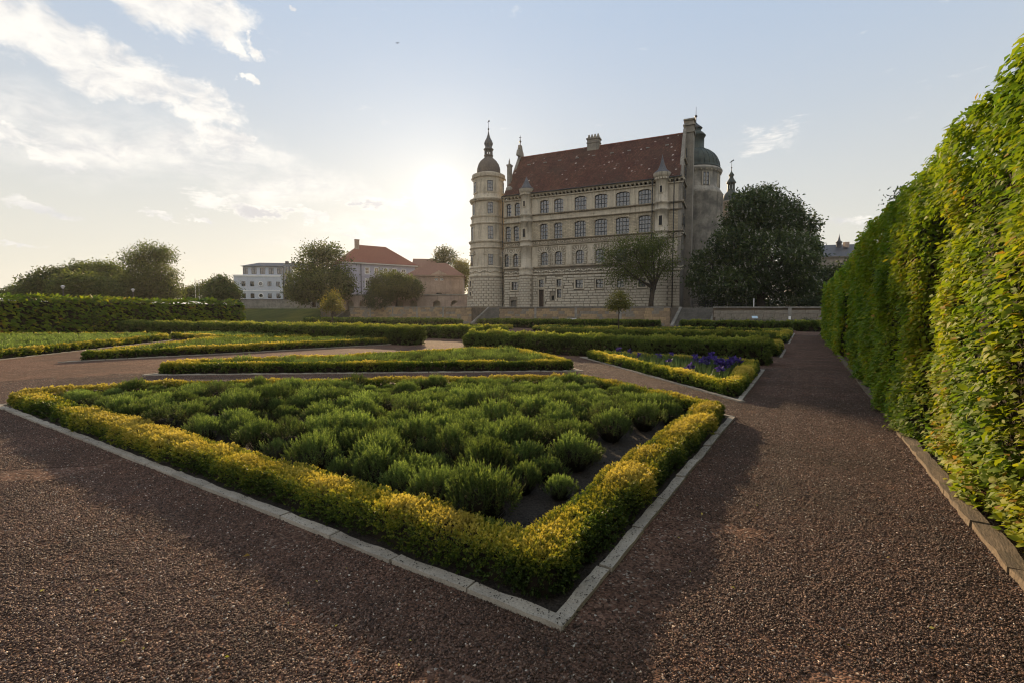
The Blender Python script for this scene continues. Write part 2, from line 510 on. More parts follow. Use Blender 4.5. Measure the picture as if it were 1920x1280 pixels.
class MB:
    """collects boxes, prisms, lathes and tubes into one bmesh"""
    def __init__(s):
        s.b = bmesh.new()

    def box(s, x0, x1, y0, y1, z0, z1, M=None):
        vs = [s.b.verts.new((M @ Vector(c)) if M else c) for c in
              ((x0, y0, z0), (x1, y0, z0), (x1, y1, z0), (x0, y1, z0), (x0, y0, z1), (x1, y0, z1), (x1, y1, z1), (x0, y1, z1))]
        for f in ((0, 3, 2, 1), (4, 5, 6, 7), (0, 1, 5, 4), (1, 2, 6, 5), (2, 3, 7, 6), (3, 0, 4, 7)):
            s.b.faces.new([vs[i] for i in f])
        return s

    def poly(s, pts):
        return s.b.faces.new([s.b.verts.new(p) for p in pts])

    def prism(s, pts, vec):
        """closed solid: polygon pts swept by vec"""
        v = Vector(vec)
        a = [s.b.verts.new(p) for p in pts]
        c = [s.b.verts.new(Vector(p) + v) for p in pts]
        s.b.faces.new(a); s.b.faces.new(list(reversed(c)))
        n = len(a)
        for i in range(n):
            j = (i + 1) % n
            s.b.faces.new((a[j], a[i], c[i], c[j]))
        return s

    def lathe(s, prof, seg=16, c=(0, 0), a0=0.0, smooth=True, flute=0.0):
        rings = []
        for r, z in prof:
            if r < 1e-4:
                rings.append([s.b.verts.new((c[0], c[1], z))])
            else:
                rings.append([s.b.verts.new((c[0] + r * math.cos(a0 + 2 * math.pi * k / seg), c[1] + r * math.sin(a0 + 2 * math.pi * k / seg), z)) for k in range(seg)])
        for A, B in zip(rings, rings[1:]):
            for k in range(seg):
                j = (k + 1) % seg
                if len(A) == 1 and len(B) == 1: continue
                if len(A) == 1: f = s.b.faces.new((A[0], B[j], B[k]))
                elif len(B) == 1: f = s.b.faces.new((A[k], A[j], B[0]))
                else: f = s.b.faces.new((A[k], A[j], B[j], B[k]))
                f.smooth = smooth
        return s

    def tube(s, pts, rad, seg=6):
        pts = [Vector(p) for p in pts]
        rings = []
        for i, p in enumerate(pts):
            t = (pts[min(i + 1, len(pts) - 1)] - pts[max(i - 1, 0)]).normalized()
            u = t.cross(Vector((.31, .17, .93))).normalized()
            if u.length < .1: u = Vector((1, 0, 0))
            v = t.cross(u)
            r = rad[i] if isinstance(rad, (list, tuple)) else rad
            rings.append([s.b.verts.new(p + (u * math.cos(a) + v * math.sin(a)) * r) for a in [2 * math.pi * k / seg for k in range(seg)]])
        for A, B in zip(rings, rings[1:]):
            for k in range(seg):
                f = s.b.faces.new((A[k], A[(k + 1) % seg], B[(k + 1) % seg], B[k])); f.smooth = True
        s.b.faces.new(list(reversed(rings[0]))); s.b.faces.new(rings[-1])
        return s

    def mesh(s, name, m, recalc=True):
        me = bpy.data.meshes.new(name)
        if recalc:
            bmesh.ops.recalc_face_normals(s.b, faces=s.b.faces)
        s.b.to_mesh(me); s.b.free()
        for q in (m if isinstance(m, (list, tuple)) else [m]):
            me.materials.append(q)
        return me

    def build(s, name, m, parent=None, recalc=True, **props):
        return link(name, s.mesh(name, m, recalc), parent, **props)


def nrm(v):
    return v / np.maximum(np.linalg.norm(v, axis=-1, keepdims=True), 1e-9)


def leaves(P, Dr, L, Wd, tint, fold=.25, droop=.12):
    """folded rhombic leaves: base P, direction Dr, length L, width Wd (arrays); returns verts, tris, tint"""
    n = len(P)
    Dr = nrm(Dr)
    side = nrm(np.cross(Dr, rng.normal(size=(n, 3))))
    up = np.cross(side, Dr)
    L = np.broadcast_to(np.asarray(L, float), (n,))[:, None]
    Wd = np.broadcast_to(np.asarray(Wd, float), (n,))[:, None]
    mid = P + Dr * L * .45
    V = np.empty((n, 4, 3))
    V[:, 0] = P
    V[:, 1] = mid + side * Wd * .5 + up * Wd * fold
    V[:, 2] = P + Dr * L - up * L * droop
    V[:, 3] = mid - side * Wd * .5 + up * Wd * fold
    i = np.arange(n)[:, None] * 4
    F = np.concatenate([i + [0, 1, 2], i + [0, 2, 3]], 1).reshape(-1, 3)
    return V.reshape(-1, 3), F, np.repeat(tint, 4)


def sprigs(P, Dr, k, stem, L, Wd, tint, spread=.9, tvar=.12):
    """k leaves spiralling up a little shoot at every P"""
    n = len(P)
    Dr = nrm(Dr)
    a = nrm(np.cross(Dr, rng.normal(size=(n, 3)) + 1e-3))
    b = np.cross(Dr, a)
    f = (np.arange(k) + .5) / k
    ang = np.arange(k) * 2.4
    stem = np.broadcast_to(np.asarray(stem, float), (n,))
    base = P[:, None, :] + Dr[:, None, :] * (stem[:, None] * f[None, :])[:, :, None]
    rad = (a[:, None, :] * np.cos(ang)[None, :, None] + b[:, None, :] * np.sin(ang)[None, :, None])
    ld = Dr[:, None, :] * (.25 + .75 * f)[None, :, None] + rad * (spread * (1 - .55 * f))[None, :, None] + rng.normal(size=(n, k, 3)) * .15
    Lk = np.broadcast_to(np.asarray(L, float), (n,))[:, None] * rng.uniform(.75, 1.2, (n, k))
    Wk = np.broadcast_to(np.asarray(Wd, float), (n,))[:, None] * rng.uniform(.8, 1.2, (n, k))
    tn = np.clip(tint[:, None] + (f[None, :] - .5) * .22 + rng.normal(size=(n, k)) * tvar, 0, 1)
    return leaves(base.reshape(-1, 3), ld.reshape(-1, 3), Lk.ravel(), Wk.ravel(), tn.ravel())


def cat(parts):
    V, F, T, o = [], [], [], 0
    for v, f, t in parts:
        V.append(v); F.append(f + o); T.append(t); o += len(v)
    return np.concatenate(V), np.concatenate(F), np.concatenate(T)


_ph = rng.uniform(0, 6.28, (3, 14))
_fr = rng.normal(size=(14, 3))


def fnoise(P, scale):
    """cheap smooth noise in about -1..1"""
    q = (P / scale) @ _fr.T
    return (np.sin(q + _ph[0]) * np.sin(q * .61 + _ph[1])).sum(1) / 3.2


# garden frame: N is the front corner of the first bed, E1 runs along the path, E2 to its left
N0 = np.array([.26, 2.31]); E1 = np.array([.5255, .8508]); E2 = np.array([-.8508, .5255])


def G(s, t):
    return N0 + E1 * s + E2 * t


def inset(poly, d):
    """shrink a counter-clockwise or clockwise polygon by d"""
    P_ = np.array(poly, float); n = len(P_)
    area = sum(P_[i][0] * P_[(i + 1) % n][1] - P_[(i + 1) % n][0] * P_[i][1] for i in range(n))
    sg = 1 if area > 0 else -1
    res = []
    for i in range(n):
        a, b, c = P_[i - 1], P_[i], P_[(i + 1) % n]
        d1 = nrm(b - a); d2 = nrm(c - b)
        n1 = np.array([-d1[1], d1[0]]) * sg; n2 = np.array([-d2[1], d2[0]]) * sg
        k = 1 + n1 @ n2
        res.append(b + (n1 + n2) * min(d / max(k, .12), d * 3.2))
    return res


def in_poly(pts, poly):
    x, y = pts[:, 0], pts[:, 1]
    r = np.zeros(len(pts), bool)
    n = len(poly)
    for i in range(n):
        x1, y1 = poly[i]; x2, y2 = poly[(i + 1) % n]
        c = ((y1 > y) != (y2 > y)) & (x < (x2 - x1) * (y - y1) / (y2 - y1 + 1e-12) + x1)
        r ^= c
    return r


def hedge(name, label, cat_, lines, wd, ht, material, leafL, gold=True, lai=2.3, lod=.0036, rough=.032, group=None, shoulder=.30, closed=False, ragged=0.0, split_ends=True):
    """clipped hedge along polylines: a woody core and a coat of leafy shoots whose leaves grow with distance"""
    root = thing(name, label, cat_, loc=(float(lines[0][0][0]), float(lines[0][0][1]), 0), group=group)
    off = np.array([lines[0][0][0], lines[0][0][1], 0.0])
    parts = []
    core = MB()
    for line in lines:
        pts = [np.array(p, float) for p in line]
        segs = list(zip(pts, pts[1:])) + ([(pts[-1], pts[0])] if closed else [])
        for a, b in segs:
            d = b - a; ln = np.linalg.norm(d); d = d / ln
            nl = np.array([-d[1], d[0]])
            e = 0.0
            # chunks along the hedge so that leaf size can follow distance
            m = max(1, int(math.ceil((ln + 2 * e) / 2.0)))
            for q in range(m):
                s0, s1 = -e + (ln + 2 * e) * q / m, -e + (ln + 2 * e) * (q + 1) / m
                mid = a + d * (s0 + s1) * .5
                dist = np.linalg.norm(mid)
                L = max(leafL, lod * dist)
                stem = min(L * 2.4, max(.045, L * 1.1))
                sink = L * .35 + stem * .45
                per = wd + 2 * ht
                area = per * (s1 - s0)
                ends = []
                if q == 0: ends.append(-1)
                if q == m - 1: ends.append(1)
                tot_area = area + len(ends) * wd * ht
                nl_ = int(lai * tot_area / (.29 * L * L))
                k = 8
                ns = max(12, nl_ // k)
                u = rng.uniform(s0, s1, ns)
                pr = rng.uniform(0, per, ns)
                # position on the cross-section: left side, top, right side
                x = np.where(pr < ht, -wd / 2, np.where(pr < ht + wd, pr - ht - wd / 2, wd / 2))
                z = np.where(pr < ht, pr, np.where(pr < ht + wd, ht, per - pr))
                nx = np.where(pr < ht, -1.0, np.where(pr < ht + wd, 0.0, 1.0)); nz = np.where((pr >= ht) & (pr < ht + wd), 1.0, 0.0)
                nu = np.zeros(ns)
                ne = int(ns * len(ends) * wd * ht / tot_area)
                if ne and ends:
                    ee = rng.choice(ends, ne)
                    u[:ne] = np.where(ee < 0, s0, s1); nu[:ne] = ee
                    x[:ne] = rng.uniform(-wd / 2, wd / 2, ne); z[:ne] = rng.uniform(0, ht, ne); nx[:ne] = 0; nz[:ne] = 0
                # soften the shoulders
                topn = np.clip((z / ht - .45) / .55, 0, 1); edge = np.clip((np.abs(x) / (wd / 2) - .35) / .65, 0, 1)
                x *= 1 - shoulder * topn ** 2; z -= shoulder * .9 * min(ht, .45) * np.where(nz > .5, edge ** 2.2, 0)
                z = np.where(nz > .5, z, z * .97 + .02)
                P2 = a[None, :] + d[None, :] * u[:, None] + nl[None, :] * x[:, None]
                P3 = np.column_stack([P2, z])
                Nn = np.column_stack([d[0] * nu + nl[0] * nx, d[1] * nu + nl[1] * nx, nz + .35 * topn])
                Nn = nrm(Nn)
                w1 = fnoise(P3, .22); w2 = fnoise(P3 + 3.3, .07 + .02)
                P3 = P3 + Nn * ((w1 * rough + w2 * rough * .5) - sink)[:, None]
                if gold: P3[:, 2] += np.where(nz > .5, np.abs(rng.normal(size=ns)) * .012, 0)
                if ragged:
                    P3[:, 2] += np.where(nz > .5, np.abs(rng.normal(size=ns)) * ragged, 0)
                P3[:, 2] = np.maximum(P3[:, 2], .015)
                Dr = Nn * .75 + np.array([0, 0, .55]) + rng.normal(size=(ns, 3)) * .38
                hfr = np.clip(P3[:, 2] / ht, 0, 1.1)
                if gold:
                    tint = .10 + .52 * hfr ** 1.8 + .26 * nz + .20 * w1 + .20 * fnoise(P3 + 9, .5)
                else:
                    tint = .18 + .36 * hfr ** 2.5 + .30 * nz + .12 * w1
                # lower sides are thinner
                keep = (rng.uniform(0, 1, ns) < .35 + .9 * hfr) | (nz > .5)
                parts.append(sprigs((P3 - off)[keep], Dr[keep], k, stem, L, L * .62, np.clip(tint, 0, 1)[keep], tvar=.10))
            c = .055 if ht < .5 else .12
            cw = wd / 2 - c
            A = a - d * (e - c) if e else a + d * c
            B = b + d * (e - c) if e else b - d * c
            nst = max(1, int(ln / .8))
            for q in range(nst):
                aa = A + (B - A) * q / nst; bb = A + (B - A) * (q + 1) / nst
                ring = []
                for pp, hh in ((aa, ht - c * 1.2), (bb, ht - c * 1.2)):
                    for sx, sz in ((-1, .0), (-.95, hh * .6), (-.60, hh), (.60, hh), (.95, hh * .6), (1, .0)):
                        v = pp + nl * cw * sx - off[:2]
                        ring.append((v[0], v[1], sz))
                vs = [core.b.verts.new(p) for p in ring]
                for i in range(5):
                    core.b.faces.new((vs[i], vs[i + 1], vs[i + 7], vs[i + 6]))
                if q == 0: core.b.faces.new(vs[:6])
                if q == nst - 1: core.b.faces.new(list(reversed(vs[6:])))
    if closed:
        for line in lines:
            for p in line:
                p = np.array(p, float)
                L = max(leafL, lod * np.linalg.norm(p))
                stem = min(L * 2.4, max(.045, L * 1.1)); sink = L * .35 + stem * .45
                rr = wd / 2
                asd, atp = 2 * math.pi * rr * ht, math.pi * rr * rr
                n_ = int(lai * (asd + atp) / (.29 * L * L) / 8)
                side_ = rng.uniform(size=n_) < asd / (asd + atp)
                th = rng.uniform(0, 2 * math.pi, n_)
                rad_ = np.where(side_, rr, rr * np.sqrt(rng.uniform(size=n_)))
                z = np.where(side_, rng.uniform(0, ht, n_), ht)
                topn = np.clip((z / ht - .45) / .55, 0, 1); edge = np.clip((rad_ / rr - .35) / .65, 0, 1)
                z = z - shoulder * .9 * min(ht, .45) * np.where(side_, 0, edge ** 2.2)
                rad_ = rad_ * (1 - shoulder * topn ** 2)
                Nn = nrm(np.column_stack([np.cos(th) * side_, np.sin(th) * side_, np.where(side_, .35 * topn, 1.0)]))
                P3 = np.column_stack([p[0] + np.cos(th) * rad_, p[1] + np.sin(th) * rad_, z])
                w1 = fnoise(P3, .22)
                P3 = P3 + Nn * (w1 * rough - sink)[:, None]
                P3[:, 2] = np.maximum(P3[:, 2], .015)
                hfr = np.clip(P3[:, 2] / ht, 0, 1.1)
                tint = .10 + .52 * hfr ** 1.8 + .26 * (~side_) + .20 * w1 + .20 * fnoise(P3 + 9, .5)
                Dr = Nn * .75 + np.array([0, 0, .55]) + rng.normal(size=(n_, 3)) * .38
                keep = (rng.uniform(0, 1, n_) < .35 + .9 * hfr) | ~side_
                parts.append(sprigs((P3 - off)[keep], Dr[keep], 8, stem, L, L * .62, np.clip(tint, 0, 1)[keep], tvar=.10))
                core.lathe([(rr - .05, 0), (rr - .05, ht * .6), (rr * .62, ht - .07), (0, ht - .06)], 10, (p[0] - off[0], p[1] - off[1]))
    V, F, T = cat(parts)
    link('foliage', np_mesh('hedge_foliage', V, F, [material], T), root, kind='stuff')
    core.build('twigs', M_TWIG, root, kind='stuff')
    return root


# ------------------------------------------------------------------ ground and terraces
def sheet(name, pts, z, material, **kw):
    b = MB()
    b.poly([(p[0], p[1], z) for p in pts])
    o = b.build(name, material, recalc=False, kind='structure', **kw)
    if o.data.polygons[0].normal.z < 0:
        o.data.flip_normals()
    return o


sheet('ground', [(-900, -200), (900, -200), (900, 1100), (-900, 1100)], -.012, M_LAWN)
sheet('gravel_path', [G(-20, -30), G(63.9, -30), G(63.9, 110), G(-20, 110)], 0.0, M_GRAVEL)


def wall_top(t):
    return 2.62 + .0085 * (t - 11)


def terrace():
    b = MB()
    ts = [-60, -6, 9.3, 14.5, 42.5, 48, 79.6, 85.4, 86.2]
    # stairs are let into the terrace edge
    for t0, t1 in zip(ts, ts[1:]):
        st = (t0, t1) in ((9.3, 14.5), (42.5, 48), (79.6, 85.4))
        s0 = 68.75 if st else 64.4
        za, zb = wall_top(t0) - .12, wall_top(t1) - .12
        q = [(*G(s0, t0), za), (*G(s0, t1), zb), (*G(75, t1), zb), (*G(75, t0), za)]
        b.poly(q)
        for k in range(4):
            m_, n_ = q[k], q[(k + 1) % 4]
            b.poly([(m_[0], m_[1], -.1), (n_[0], n_[1], -.1), n_, m_])
        b.poly([(*G(75, t0), za), (*G(75, t1), zb), (*G(125, t1), wall_top(t1) + .3), (*G(125, t0), wall_top(t0) + .3)])
    b.build('terrace_ground', M_TERR, recalc=False, kind='structure')
    b = MB()
    a = [(-40, 62, 0.0), (-40, 62, 0)]
    grid = []
    for i, t in enumerate(np.linspace(86.1, 160, 13)):
        row = []
        for j, (s, z) in enumerate(((56, 0.03), (62, .35), (69, 2.1), (74, 3.2), (90, 3.6), (125, 4.5))):
            p = G(s, t)
            row.append(b.b.verts.new((p[0], p[1], z + (.12 * math.sin(t * .7 + j) if 1 < j < 5 else 0))))
        grid.append(row)
    for r0, r1 in zip(grid, grid[1:]):
        for j in range(5):
            b.b.faces.new((r0[j], r0[j + 1], r1[j + 1], r1[j])).smooth = True
    b.build('lawn_bank', M_LAWN, kind='structure')


terrace()

# ------------------------------------------------------------------ gravel stones near the camera (one loose mass)


def gravel():
    def patch(n, size, rmin, rmax):
        t_ = (1 + 5 ** .5) / 2
        base = np.array([(1, 0, 0), (-1, 0, 0), (0, 1, 0), (0, -1, 0), (0, 0, 1), (0, 0, -1)], float)
        fc = np.array([(0, 2, 4), (2, 1, 4), (1, 3, 4), (3, 0, 4), (2, 0, 5), (1, 2, 5), (3, 1, 5), (0, 3, 5)])
        c = np.column_stack([rng.uniform(-size / 2, size / 2, (n, 2)), np.zeros(n)])
        r = rng.uniform(rmin, rmax, n) * rng.uniform(.7, 1.25, n)
        sc = np.column_stack([rng.uniform(.7, 1.4, n), rng.uniform(.6, 1.0, n), rng.uniform(.45, .8, n)]) * r[:, None]
        v = base[None] * sc[:, None, :] * (1 + rng.normal(size=(n, 6, 1)) * .12)
        a = rng.uniform(0, 6.28, n); ca, sa = np.cos(a), np.sin(a)
        tl = rng.normal(size=(n, 2)) * .35
        v[:, :, 2] += v[:, :, 0] * tl[:, :1] + v[:, :, 1] * tl[:, 1:]
        x = v[:, :, 0] * ca[:, None] - v[:, :, 1] * sa[:, None]; y = v[:, :, 0] * sa[:, None] + v[:, :, 1] * ca[:, None]
        v[:, :, 0], v[:, :, 1] = x, y
        c[:, 2] = r * rng.uniform(-.1, .6, n)
        v += c[:, None, :]
        F = (fc[None] + (np.arange(n) * 6)[:, None, None]).reshape(-1, 3)
        tn = np.clip(rng.beta(1.3, 1.6, n) * .95 + (rng.uniform(size=n) < .03) * .4, 0, 1)
        return v.reshape(-1, 3), F, np.repeat(tn, 6)
    pv, pf, ptint = patch(2900, .62, .0038, .0085)
    # patch centres on the paths that the photograph shows close by
    cs = []
    A_in = inset(BED_A, -.02)
    for s in np.arange(-8, 20, .46):
        for t in np.arange(-2.0, 19, .46):
            cs.append(G(s, t))
    cs = np.array(cs)
    d = np.linalg.norm(cs, axis=1)
    ok = (d < 16.5) & (cs[:, 1] > -1.2) & (np.abs(cs[:, 0]) < np.maximum(cs[:, 1], 0) * 1.2 + 3.2) & ~in_poly(cs, inset(BED_A, .12)) & ~in_poly(cs, inset(BED_F, .2)) & ~in_poly(cs, inset(BED_B, .2))
    t_of = (cs - N0) @ E2
    ok &= t_of > -2.12
    bare = fnoise(np.column_stack([cs, np.zeros(len(cs))]) + 31.0, .55)
    ok &= (bare < .50) | (d > 9)      # trodden spots show the compacted bed
    cs = cs[ok]
    n = len(cs)
    # template faces plus loose points carrying a turn
    V = np.concatenate([pv, np.column_stack([cs, np.full(n, .001)])])
    me = np_mesh('gravel', V, pf, [M_PEBBLE], np.concatenate([ptint, np.zeros(n)]))
    a = me.attributes.new('is_place', 'BOOLEAN', 'POINT')
    a.data.foreach_set('value', np.concatenate([np.zeros(len(pv), bool), np.ones(n, bool)]))
    a = me.attributes.new('turn', 'FLOAT_VECTOR', 'POINT')
    rt = np.zeros((len(V), 3)); rt[len(pv):, 2] = rng.uniform(0, 6.28, n)
    a.data.foreach_set('vector', rt.ravel().astype(np.float32))
    o = link('gravel', me, kind='stuff', label='loose reddish brown gravel on the garden path close by')
    ng = bpy.data.node_groups.new('scatter_gravel', 'GeometryNodeTree')
    ng.interface.new_socket('Geometry', in_out='INPUT', socket_type='NodeSocketGeometry')
    ng.interface.new_socket('Geometry', in_out='OUTPUT', socket_type='NodeSocketGeometry')
    nn, lk = ng.nodes, ng.links
    gi, go = nn.new('NodeGroupInput'), nn.new('NodeGroupOutput')
    at = nn.new('GeometryNodeInputNamedAttribute'); at.data_type = 'BOOLEAN'; at.inputs[0].default_value = 'is_place'
    tu = nn.new('GeometryNodeInputNamedAttribute'); tu.data_type = 'FLOAT_VECTOR'; tu.inputs[0].default_value = 'turn'
    sp = nn.new('GeometryNodeSeparateGeometry'); sp.domain = 'POINT'
    iop = nn.new('GeometryNodeInstanceOnPoints')
    lk.new(gi.outputs[0], sp.inputs[0]); lk.new(at.outputs[0], sp.inputs[1])
    lk.new(sp.outputs[0], iop.inputs['Points']); lk.new(sp.outputs[1], iop.inputs['Instance'])
    lk.new(tu.outputs[0], iop.inputs['Rotation']); lk.new(iop.outputs[0], go.inputs[0])
    md = o.modifiers.new('scatter', 'NODES'); md.node_group = ng


# ------------------------------------------------------------------ beds
BED_A = [(.26, 2.31), (3.47, 7.30), (1.85, 10.7), (-7.6, 9.75), (-9.1, 8.25)]
BED_B = [(-9.75, 12.43), (2.04, 13.4), (.5, 18.4), (-1.7, 18.9), (-5.7, 15.4), (-9.4, 14.1)]
BED_C = [(-15.3, 15.9), (-11.0, 20.3), (-6.4, 25.6), (-7.6, 27.2), (-16.9, 26.5), (-15.9, 21.5), (-15.3, 18.3)]
BED_D = [(-17.4, 13.5), (-21.2, 29.6), (-24, 32.5), (-36, 30), (-29, 16)]
BED_E = [(-23, 31.5), (-21, 37), (-11.6, 28.6), (-17.5, 28.0)]
BED_F = [(4.20, 8.61), (7.30, 13.60), (2.60, 17.8)]
BED_F2 = [tuple(G(18.3, -.3)), tuple(G(22.9, -.3)), tuple(G(20.5, 5.0))]
BED_K = [[tuple(G(28.2, -.3)), tuple(G(33.5, -.3)), tuple(G(33.8, 9)), tuple(G(31.5, 13.6))],
         [tuple(G(35.8, -.3)), tuple(G(44.5, -.3)), tuple(G(46, 9)), tuple(G(39, 13.6))],
         [tuple(G(36, 16.5)), tuple(G(45, 14.2)), tuple(G(46, 24)), tuple(G(38.5, 22))],
         [tuple(G(30.5, 19)), tuple(G(35.5, 25)), tuple(G(44, 27)), tuple(G(43, 33)), tuple(G(31, 33))]]


def kerb_run(root, a, b, wdt=.09, length=.63, top=.035, stock=None, jig=.006, skip=()):
    a, b = np.array(a, float), np.array(b, float)
    d = b - a; ln = np.linalg.norm(d); d /= ln
    n = max(1, round(ln / length))
    st = ln / n
    ang = math.atan2(d[1], d[0])
    sg = root['inward']
    for i in range(n):
        if i in skip: continue
        c = a + d * st * (i + .5) + np.array([-d[1], d[0]]) * sg * wdt * .5
        link('kerb_stone', random.choice(stock), root, loc=(c[0] + random.uniform(-jig, jig), c[1] + random.uniform(-jig, jig), top + random.uniform(-jig, jig) * .8),
             rot=(random.gauss(0, .006), random.gauss(0, .004), ang + random.gauss(0, .005)), scale=(st - random.uniform(.010, .022), wdt, 1))


def stone_stock(name, m, n=4, h=.14, jit=.035, bev=.05):
    """a few unit-length kerb stones with worn edges"""
    res = []
    for k in range(n):
        bm = bmesh.new()
        bmesh.ops.create_cube(bm, size=1.0)
        for v in bm.verts:
            v.co.z = v.co.z * h - h / 2
        top = [e for e in bm.edges if all(abs(v.co.z) < 1e-6 for v in e.verts)]
        bmesh.ops.subdivide_edges(bm, edges=[e for e in bm.edges if abs(e.verts[0].co.x - e.verts[1].co.x) > .5], cuts=5)
        for v in bm.verts:
            if abs(v.co.z) < 1e-6:
                v.co.z -= random.random() * .004 + (.008 if abs(abs(v.co.y) - .5) < .01 and random.random() < .25 else 0)
                v.co.y *= .94 + random.uniform(-jit, jit)
            elif abs(v.co.y) > .4:
                v.co.y *= 1 + random.uniform(-.01, .01)
        me = bpy.data.meshes.new(name)
        bm.to_mesh(me); bm.free()
        me.materials.append(m)
        res.append(me)
    return res


KSTOCK = stone_stock('kerb_stone', M_KERB)


def bed(poly, name_label, kerb_edges, hedge_label, hw=.42, hh=.26, inset_d=.36, leafL=.021, lai=2.4, soil=True, hedge_edges=None):
    """soil, concrete kerb and golden box edging of one bed"""
    if soil:
        sheet('bed_soil', inset(poly, .05), .012, M_SOIL)
    area = sum(poly[i][0] * poly[(i + 1) % len(poly)][1] - poly[(i + 1) % len(poly)][0] * poly[i][1] for i in range(len(poly)))
    if kerb_edges:
        root = thing('garden_kerb', name_label, 'kerb', group='kerbs round the beds')
        root['inward'] = 1 if area > 0 else -1
        for i in kerb_edges:
            kerb_run(root, poly[i], poly[(i + 1) % len(poly)], stock=KSTOCK)
        del root['inward']
    mid = inset(poly, inset_d)
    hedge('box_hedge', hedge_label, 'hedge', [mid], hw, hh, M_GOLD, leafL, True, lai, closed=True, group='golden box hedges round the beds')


bed(BED_A, 'grey concrete kerb round the large front lavender bed', range(5), 'golden box hedge round the large front lavender bed', lai=2.0, hh=.225, hw=.39, inset_d=.315)
bed(BED_B, 'grey concrete kerb of the strip bed behind the front bed', range(6), 'golden box hedge round the narrow lavender strip behind the front bed', inset_d=.36, hh=.27)
bed(BED_C, 'grey kerb of the pointed lavender bed left of the middle', range(3), 'golden box hedge round the pointed lavender bed on the left', inset_d=.36, hh=.28)
bed(BED_D, 'grey kerb of the lavender bed at the left edge of the photo', [0], 'golden box hedge of the lavender bed at the left edge', inset_d=.36, hh=.28)
bed(BED_E, '', [], 'thin golden box hedge far behind the pointed lavender bed', inset_d=.36, hh=.27)
bed(BED_F, 'grey concrete kerb of the triangular iris bed', [0, 1, 2], 'golden box hedge round the triangular bed of violet irises', inset_d=.32, hh=.27, hw=.36)
bed(BED_F2, 'grey kerb of the small bed between the two green hedges by the right path', [0], 'golden box hedge between the two green hedges by the right path', inset_d=.36, hh=.40)
for k_, (pl, lb) in enumerate(zip(BED_K, ('golden box hedge of the shaded bed behind the green hedge by the right path', 'golden box hedge of the far shaded bed below the right stairs',
                                          'golden wavy box hedge of the far bed behind the staked sapling', 'golden box hedge of the far bed left of the staked sapling'))):
    bed(pl, 'grey kerb of the %s beside the right path' % ('nearer knot bed' if k_ == 0 else 'farther knot bed'), [0] if k_ < 2 else [], lb, inset_d=.5, hh=.30, hw=.55)
    c = np.mean(np.array(pl), 0)
    # low green inner planting, one clipped cushion after another
    inn = inset(pl, 1.5)
    hedge('low_box_planting', ('low dark green box planting inside the nearer knot bed on the right', 'low dark green box planting inside the farther knot bed on the right',
                               'low green box planting inside the wavy far bed behind the sapling', 'low green box planting inside the far bed left of the sapling')[k_], 'hedge',
          [[inn[0], inn[1]], [inn[2], inn[-1]]], 1.1, .26, M_BOX, .02, False, 2.4, group='low box plantings of the far beds')

# ------------------------------------------------------------------ green box hedges
for (lb, ln, wd_, ht_) in (
        ('long green box hedge running from the path gap to the iris bed', [G(15.6, 12.25), G(15.3, .0)], 1.1, .72),
        ('dark green box hedge second row behind the iris bed', [G(24.2, 12.3), G(23.9, .25)], 1.0, .62),
        ('long green box hedge in the front row left of the path gap', [G(16.6, 16.4), G(16.6, 66)], 1.1, .84),
        ('green box hedge in the second row left of the path gap', [G(22.8, 15.0), G(22.8, 66)], 1.0, .72),
        ('trimmed green box hedge far off before the mid stairs, right of its gap', [G(47.2, 33.3), G(47.6, 14.2)], 1.0, .85),
        ('trimmed green box hedge far off before the mid stairs, left of its gap', [G(47.2, 37.3), G(47.2, 70)], 1.0, .85),
        ('green box hedge at the foot of the garden wall right of the mid stairs', [G(55.0, 40), G(55.0, 13.6)], .9, .8),
        ('green box hedge at the foot of the garden wall left of the mid stairs', [G(55.0, 46), G(55.0, 75)], .9, .8),
        ('dark trimmed box hedge in front of the right stairs', [G(50.2, 10.2), G(50.2, .1)], 1.0, .85),
        ('dark trimmed box hedge closing the end of the right path', [G(51.0, -.2), G(51.0, -4.5)], 1.0, .85)):
    hedge('box_hedge', lb, 'hedge', [ln], wd_, ht_, M_BOX, .022, False, 3.0, rough=.09, ragged=.05 if np.linalg.norm(ln[0]) < 35 else .02, group='green box hedges')

# ------------------------------------------------------------------ lavender


def lavender_mesh(n=330, rad=.27, ht=.30, k=15, shoot=.080, blade=.026, wdt=.0072, sd=0, dull=0.0):
    """spiky mound: upright shoots with narrow leaves standing over a lobed dome"""
    a = rng.uniform(0, 6.28, n); r = np.sqrt(rng.uniform(0, 1, n)) ** .9
    lob = 1 + .20 * np.sin(a * 3 + sd) + .13 * np.sin(a * 5 + 2 * sd)
    hh_ = 1 + .14 * np.sin(a * 2 + 3 * sd) * r
    x, y = np.cos(a) * r * rad * lob, np.sin(a) * r * rad * lob
    z = ht * hh_ * np.sqrt(np.clip(1 - (r * .97) ** 2.4, 0, 1)) * rng.uniform(.72, 1.0, n) + .03
    tip = np.column_stack([x, y, z])
    Nn = np.column_stack([np.cos(a) * r * .55, np.sin(a) * r * .55, np.ones(n)]) + rng.normal(size=(n, 3)) * .13
    sl = shoot * rng.uniform(.6, 1.5, n)
    tint = .06 + .66 * (z / (ht + .03)) ** 1.6 + rng.normal(size=n) * .10 - dull  # shade at the base and lit tops are put into the leaf colour
    base = tip * np.array([.35, .35, 0.0])
    return sprigs(tip, Nn, k, sl, blade, wdt, tint, spread=.55, tvar=.09), base, tip


